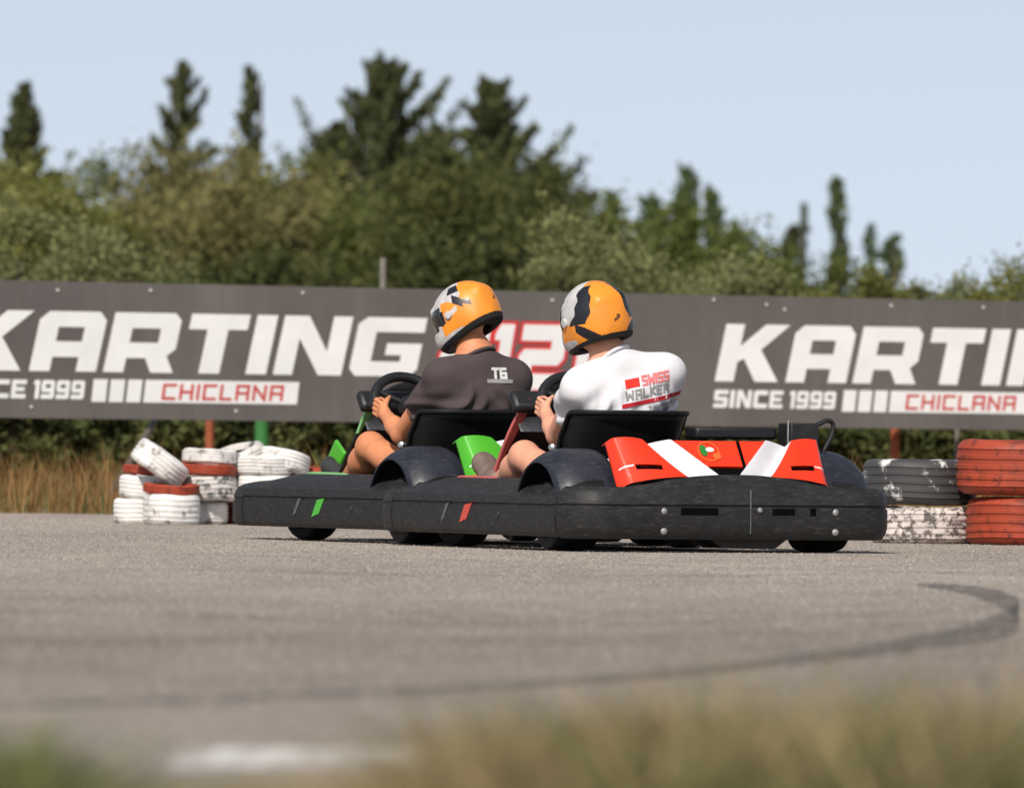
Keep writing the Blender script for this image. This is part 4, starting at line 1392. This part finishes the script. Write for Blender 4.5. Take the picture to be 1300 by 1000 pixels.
# prints laid on the cloth
def project(shirt, name, quads, mat, off=.003, cellmax=.012):
    me = shirt.data
    bvh = BVHTree.FromPolygons([q.co for q in me.vertices], [tuple(p.vertices) for p in me.polygons])
    v, f = [], []
    for kq, Q in enumerate(quads):
        Q = [Vector((p[0], p[1])) for p in Q]
        n = max(1, int(max((Q[1] - Q[0]).length, (Q[2] - Q[3]).length) / cellmax)); m_ = max(1, int(max((Q[3] - Q[0]).length, (Q[2] - Q[1]).length) / cellmax))
        b0 = len(v)
        for i in range(n + 1):
            for j in range(m_ + 1):
                u, w_ = i / n, j / m_
                q = (Q[0] * (1 - u) + Q[1] * u) * (1 - w_) + (Q[3] * (1 - u) + Q[2] * u) * w_
                hit = bvh.ray_cast(Vector((q.x, -1.2, q.y)), Vector((0, 1, 0)))[0]
                y = hit.y if hit else -.4
                v.append((q.x, y - off - .0003 * (kq % 3), q.y))
        for i in range(n):
            for j in range(m_):
                f.append((b0 + i * (m_ + 1) + j, b0 + (i + 1) * (m_ + 1) + j, b0 + (i + 1) * (m_ + 1) + j + 1, b0 + i * (m_ + 1) + j + 1))
    return mk(name, v, f, mat, shirt, smooth=True, sharp=0)


def rect(x0, y0, x1, y1, sl_=0.0):
    return [(x0, y0), (x1, y0 + sl_ * (x1 - x0)), (x1, y1 + sl_ * (x1 - x0)), (x0, y1)]


# dark shirt: small two-letter mark over a bar, between the shoulder blades
qs = stroke_quads('TG', -.165, -.105, .705, .742, .012, gap=.5, slant=0)
project(s1, 'logo', qs, M['tee_logo'])
project(s1, 'logo_bar', [rect(-.195, .682, -.075, .698)], M['tee_print_grey'])
# white shirt: red block, two lines of letters, crimson stripe; all tilted with the lean of the body
SLP = .20


def tiltq(quads, ox, oy):
    return [[(ox + p[0], oy + p[1] + SLP * p[0]) for p in q] for q in quads]


project(s2, 'print_block', tiltq([rect(0, 0, .062, .036)], -.232, .655), M['tee_print_red'])
project(s2, 'print_word', tiltq(stroke_quads('SWISS', .076, .195, .002, .036, .0085, slant=0), -.232, .655), M['tee_print_pink'])
project(s2, 'print_word', tiltq(stroke_quads('WALKER', .0, .195, -.045, -.014, .0085, slant=0), -.232, .655), M['tee_print_grey'])
project(s2, 'stripe', tiltq([rect(-.02, 0, .30, .017)], -.235, .578), M['tee_stripe'])
project(s2, 'small_print', tiltq(stroke_quads('TENAR', .10, .22, 0, .012, .003, slant=0), -.235, .553), M['tee_print_grey'])


# ------------------------------------------------------------------ vegetation
def leaves(C, size, rngl, elong=1.0, up=0.0):
    """quads at centres C, random orientation"""
    n = len(C)
    a = rngl.normal(size=(n, 3)); a[:, 2] += up * 2; a /= np.linalg.norm(a, axis=1)[:, None] + 1e-9
    b = rngl.normal(size=(n, 3)); b -= a * (a * b).sum(1)[:, None]; b /= np.linalg.norm(b, axis=1)[:, None] + 1e-9
    s = (size * rngl.uniform(.6, 1.3, n))[:, None]
    a = a * s * elong; b = b * s
    V = np.stack([C - a, C + b * .6, C + a, C - b * .6], 1).astype(np.float32)
    return V


def leaf_obj(name, V, mat, parent):
    n = len(V)
    return mk(name, V.reshape(-1, 3), np.arange(n * 4).reshape(n, 4), mat, parent, smooth=False)


def trunk(parent, h, r, rngl, limbs, spread):
    e = MB()
    top = Vector((rngl.normal(0, .03) * h, rngl.normal(0, .03) * h, h))
    e.tube([Vector((0, 0, -.1)), top * .35 + Vector((rngl.normal(0, .02) * h, 0, 0)), top * .7, top], [r * 1.25, r, r * .6, r * .15], 8)
    for k in range(limbs):
        t_ = rngl.uniform(.25, .85); a = rngl.uniform(0, 6.28); L_ = spread * rngl.uniform(.5, 1) * (1.1 - t_)
        p = top * t_
        q = p + Vector((math.cos(a) * L_, math.sin(a) * L_, L_ * rngl.uniform(.3, .9)))
        e.tube([p, p.lerp(q, .5) + Vector((0, 0, -.04 * L_)), q], [r * .45, r * .3, r * .1], 6)
    return e.build('trunk', M['bark'], parent)


def broad(px, d, w, h, mat, label, n=9000, size=.10, seed=0, name='broadleaf_tree', clump=46, cr=.16, lowcut=.12, cat='tree', group='trees beyond the banner', elong=1.3, top=None):
    rl = np.random.default_rng(1000 + seed)
    root = empty(name, (xat(px, d), d, 0), 0, label, cat, group)
    # clump centres biased to an uneven shell
    cs = rl.normal(size=(clump, 3)); cs /= np.linalg.norm(cs, axis=1)[:, None]
    rad = rl.uniform(.35, 1.0, clump) ** .6
    lob = 1 + .16 * np.sin(3 * np.arctan2(cs[:, 1], cs[:, 0]) + rl.uniform(0, 6)) + .12 * np.sin(5 * cs[:, 2] + rl.uniform(0, 6))
    cs = cs * (rad * lob)[:, None]
    hz = h * (1 - lowcut) / 2
    cs = cs * np.array([w / 2 * .86, w / 2 * .86, hz * .86]) + np.array([0, 0, h * lowcut + hz])
    which = rl.integers(0, clump, n)
    rr = cr * w * rl.uniform(.55, 1.25, clump)
    P = cs[which] + rl.normal(size=(n, 3)) * rr[which][:, None] * np.array([1, 1, .75]) * .62
    # twigs reaching out
    k = n // 30
    dirs = rl.normal(size=(60, 3)); dirs[:, 2] = np.abs(dirs[:, 2]) * 1.2; dirs /= np.linalg.norm(dirs, axis=1)[:, None]
    wi = rl.integers(0, 60, k); base_ = cs[wi % clump]
    P = np.concatenate([P, base_ + dirs[wi] * (rl.random(k) * cr * w * 2.1)[:, None] + rl.normal(size=(k, 3)) * .05])
    P = P[P[:, 2] > .02]
    crown = leaf_obj('crown', leaves(P, size, rl, elong), mat, root)
    trunk(root, h * .8, .02 * h + .03, rl, 7, w * .5)
    return root


def conifer(px, d, h, w, mat, label, seed=0, n=9000, size=.085, nb=60, power=1.0, sweep=.55, base=.08, name='conifer_tree', group='trees beyond the banner', tops=1, lean=0.0, ragged=.5):
    rl = np.random.default_rng(2000 + seed)
    root = empty(name, (xat(px, d), d, 0), 0, label, 'tree', group)
    P = []
    per_b = n // nb
    for k in range(nb):
        t_ = base + (1 - base) * (k + rl.random()) / nb
        a = rl.uniform(0, 6.28)
        L_ = w / 2 * ((1 - t_) ** power * 1.0 + .05) * (1 - ragged + 2 * ragged * rl.random() ** 1.3)
        sx = lean * t_ * h
        s = rl.random(per_b) ** .75
        rise = sweep * L_ * s ** 1.6 * rl.uniform(.4, 1.4)
        q = np.stack([sx + np.cos(a) * L_ * s, np.sin(a) * L_ * s, t_ * h + rise - .06 * L_ * np.sin(s * 3.1)], 1)
        thick = (.035 + .085 * L_) * (1 - .75 * s)
        q += rl.normal(size=(per_b, 3)) * thick[:, None] * np.array([1, 1, .7])
        P.append(q)
    # leaders
    for k in range(tops):
        m_ = n // 30
        s = rl.random(m_)
        off = (k - (tops - 1) / 2) * .30
        P.append(np.stack([lean * h + off + rl.normal(size=m_) * .10 * (1.15 - s), rl.normal(size=m_) * .10 * (1.15 - s), h * (.88 + .12 * s)], 1))
    P = np.concatenate(P); P = P[P[:, 2] > .02]
    leaf_obj('crown', leaves(P, size, rl, 1.7, up=.25), mat, root)
    trunk(root, h * .97, .016 * h + .02, rl, 6, w * .4)
    return root


def ztop(py, px, d):
    return at(px, py, d).z


LM = dict(
    conifer=leafmat('dark conifer needles', lin(54, 60, 42), lin(78, 84, 57), lin(102, 106, 72), .22, .5),
    cypress=leafmat('cypress green', lin(62, 76, 52), lin(86, 102, 70), lin(116, 130, 92), .25, .6),
    olive=leafmat('grey green olive', lin(98, 104, 70), lin(122, 126, 86), lin(146, 148, 106), .3, .9),
    yellow=leafmat('yellow green leaves', lin(76, 82, 44), lin(104, 108, 60), lin(138, 136, 82), .3, .6),
    khaki=leafmat('khaki leaves', lin(86, 87, 54), lin(114, 112, 74), lin(146, 138, 98), .3, .6),
    mid=leafmat('mid green leaves', lin(56, 66, 36), lin(84, 94, 50), lin(118, 122, 68), .25, .6),
    dark=leafmat('dark understorey leaves', lin(50, 56, 33), lin(76, 82, 49), lin(104, 106, 66), .2, .6),
)
# tall dark conifers
D1 = 190
conifer(484, D1, ztop(84, 484, D1), 5.6, LM['conifer'], 'tallest dark conifer with a forked top above the middle of the banner', 1, 42000, .05, 210, .80, .75, .10, tops=2, ragged=.5)
conifer(621, D1 - 6, ztop(122, 621, D1), 6.0, LM['conifer'], 'second tall dark conifer with a single spire, right of the forked one', 2, 42000, .05, 210, .95, .62, .10, ragged=.5)
conifer(690, D1 - 2, ztop(214, 690, D1), 4.2, LM['conifer'], 'lower dark conifer with spreading side branches right of the single spire', 3, 16000, .05, 110, .55, .35, .10, ragged=.6)
conifer(424, D1 + 6, ztop(146, 424, D1), 3.6, LM['conifer'], 'dark conifer leaning against the left side of the forked one', 4, 20000, .05, 130, .75, .7, .10, ragged=.55)
conifer(560, D1 + 5, ztop(158, 560, D1), 4.0, LM['conifer'], 'blunt dark conifer filling the gap between the two tallest', 5, 20000, .05, 130, .5, .45, .10, ragged=.45)
conifer(26, D1 - 10, ztop(108, 26, D1 - 10), 3.0, LM['conifer'], 'dense dark conifer at the far left edge', 6, 20000, .05, 120, .85, .5, .10, ragged=.35)
conifer(226, D1 + 12, ztop(80, 226, D1 + 12), 3.3, LM['conifer'], 'dark conifer with open side branches above the khaki tree', 7, 15000, .05, 80, .75, .7, .10, ragged=.65)
conifer(313, D1 + 12, ztop(88, 313, D1 + 12), .75, LM['conifer'], 'narrow dark column conifer between the open one and the forked one', 8, 9000, .05, 110, .30, .6, .10, ragged=.35)
# slender cypresses to the right
D2 = 210
for px, py, wd, lb, sd in ((870, 216, 1.12, 'blunt broad cypress column, left one of a pair above the olive shrub', 11), (902, 243, .85, 'pointed cypress right beside the blunt broad one', 12), (1060, 226, .72, 'tallest slender cypress, alone against the sky at the right', 13),
                           (775, 246, .8, 'small cypress left of the pair near the dark conifers', 14), (826, 252, 1.15, 'short bushy cypress between the small one and the pair', 15), (931, 282, .34, 'tiny cypress tip right of the pair', 16)):
    conifer(px, D2, ztop(py, px, D2), wd, LM['cypress'], lb, sd, 9000, .045, 120, .42, 1.2, .05, 'cypress_tree', 'cypresses on the skyline', ragged=.35)
conifer(1002, D2, ztop(292, 1002, D2), 1.5, LM['conifer'], 'leaning bushy conifer left of the tallest slender cypress', 17, 4500, .07, 40, .6, .6, .05, ragged=.7)
conifer(1012, D2 + 3, ztop(256, 1014, D2), .3, LM['conifer'], 'bare leaning conifer tip slanting up beside the slender cypress', 18, 1500, .05, 40, .4, .5, .05, ragged=.5, lean=.02)
conifer(1102, D2, ztop(286, 1102, D2), .42, LM['cypress'], 'ragged thin cypress right of the tallest slender one', 19, 1800, .06, 34, .5, .5, .05, 'cypress_tree', 'cypresses on the skyline', ragged=.8)
conifer(1133, D2, ztop(300, 1133, D2), .95, LM['cypress'], 'round headed small cypress at the right of the row', 20, 3000, .06, 40, .3, .4, .05, 'cypress_tree', 'cypresses on the skyline', ragged=.5)
conifer(740, D2, ztop(238, 735, D2), .4, LM['conifer'], 'thin bare conifer tip leaning left beside the lower dark conifer', 21, 1200, .05, 34, .5, .5, .05, ragged=.6, lean=-.03)

# broadleaf trees
D3 = 150
for px, py, wd, mt, lb, sd in (
    (-20, 178, 2.6, 'yellow', 'yellow green tree at the far left behind the olive shrubs', 31), (75, 190, 2.3, 'yellow', 'yellow green tree right of the far left conifer', 32),
    (140, 205, 2.0, 'mid', 'mid green tree between the yellow green and khaki trees', 33), (215, 148, 2.7, 'khaki', 'broad khaki tree below the open branched conifer', 34),
    (310, 152, 2.3, 'khaki', 'khaki tree below the narrow column conifer', 35), (375, 195, 2.4, 'yellow', 'yellow green tree left of the forked conifer', 36),
    (455, 205, 2.8, 'mid', 'mid green tree in front of the forked conifer', 37), (560, 178, 2.9, 'dark', 'dark green tree in front of the two tall conifers', 38),
    (655, 196, 2.9, 'dark', 'dark green tree in front of the single spire conifer', 39), (265, 215, 2.4, 'yellow', 'bright yellow green tree in front of the khaki trees', 40),
    (728, 250, 1.8, 'dark', 'dark green tree sloping down right of the single spire conifer', 41), (800, 268, 2.2, 'mid', 'mid green tree behind the big olive shrub above the right helmet', 42), (880, 270, 2.0, 'mid', 'mid green tree at the foot of the cypress pair', 43),
    (950, 296, 1.9, 'mid', 'mid green tree right of the cypress pair', 44), (1030, 318, 1.8, 'mid', 'mid green tree at the foot of the tallest slender cypress', 45), (1108, 334, 1.7, 'mid', 'mid green tree at the foot of the ragged thin cypress', 46)):
    broad(px, D3 - (sd % 3) * 4, wd, ztop(py, px, D3 - (sd % 3) * 4), LM[mt], lb, 17000, .046, sd, lowcut=.05, clump=64)
# dark lower understorey in front of those
D4 = 110
for px, py, wd, lb, sd in ((330, 300, 1.8, 'dark bush left of the thin grey pole', 51), (420, 288, 1.8, 'dark bush close to the thin grey pole', 52), (520, 278, 1.9, 'dark bush right of the thin grey pole', 53),
                           (610, 282, 1.7, 'dark bush behind the left helmet', 54), (250, 318, 1.6, 'dark bush right of the low olive shrubs', 55), (160, 285, 1.6, 'dark bush behind the low olive shrubs', 56), (690, 290, 1.3, 'dark bush left of the big olive shrub', 57)):
    broad(px, D4, wd, ztop(py, px, D4), LM['dark'], lb, 8000, .045, sd, 'shrub', lowcut=0, cat='bush', group='dark bushes behind the banner')
# olive shrubs just behind the banner
D5 = 84
for px, py, wd, mt, lb, sd in (
    (20, 262, 1.25, 'olive', 'tall rounded olive shrub at the far left over the banner', 61), (105, 285, 1.2, 'olive', 'olive shrub right of the tall far left one', 62), (190, 312, 1.2, 'olive', 'low olive shrub over the second letter of KARTING', 63),
    (-75, 270, 1.3, 'olive', 'olive shrub cut by the left picture edge', 64),
    (715, 280, 1.25, 'olive', 'big olive shrub between the two helmets', 65), (800, 288, 1.3, 'olive', 'big olive shrub above the right helmet', 66), (885, 296, 1.25, 'olive', 'olive shrub below the cypress pair', 67), (955, 318, 1.1, 'olive', 'olive shrub right of the cypress pair', 68),
    (1030, 340, 1.0, 'yellow', 'low yellow green shrub under the slender cypress', 69), (1100, 350, .95, 'yellow', 'low yellow green shrub under the ragged cypress', 70), (1178, 338, .75, 'olive', 'small round olive shrub right of the cypress row', 71),
    (1262, 332, 1.1, 'yellow', 'yellow green shrub near the right picture edge', 72), (1345, 312, 1.3, 'yellow', 'taller yellow green shrub cut by the right picture edge', 73), (1225, 366, .7, 'olive', 'lowest olive shrub in the dip of the skyline', 74)):
    broad(px, D5 + (sd % 4), wd, ztop(py, px, D5 + (sd % 4)), LM[mt], lb, 15000, .021, sd, 'shrub', lowcut=0, cat='bush', group='shrubs behind the banner')
# hedge plants seen under the banner
D6 = 70.0
for k, px in enumerate(range(-90, 1420, 108)):
    where = ['cut by the left edge', 'left of the leaning brace', 'right of the leaning brace', 'above the white tyre pile', 'around the orange post by the white tyres', 'beside the green post', 'left of the green kart driver', 'behind the left driver',
             'between the two drivers', 'behind the right driver', 'behind the red kart engine', 'at the rusty orange post near the black tyre', 'behind the orange tyre stack', 'cut by the right edge'][k]
    broad(px, D6 + (k % 3) * .7, .95, .90, LM['dark'], 'shaded hedge bush under the banner, ' + where, 4200, .034, 80 + k, 'shrub', lowcut=0, cat='bush', group='hedge under the banner', clump=30)
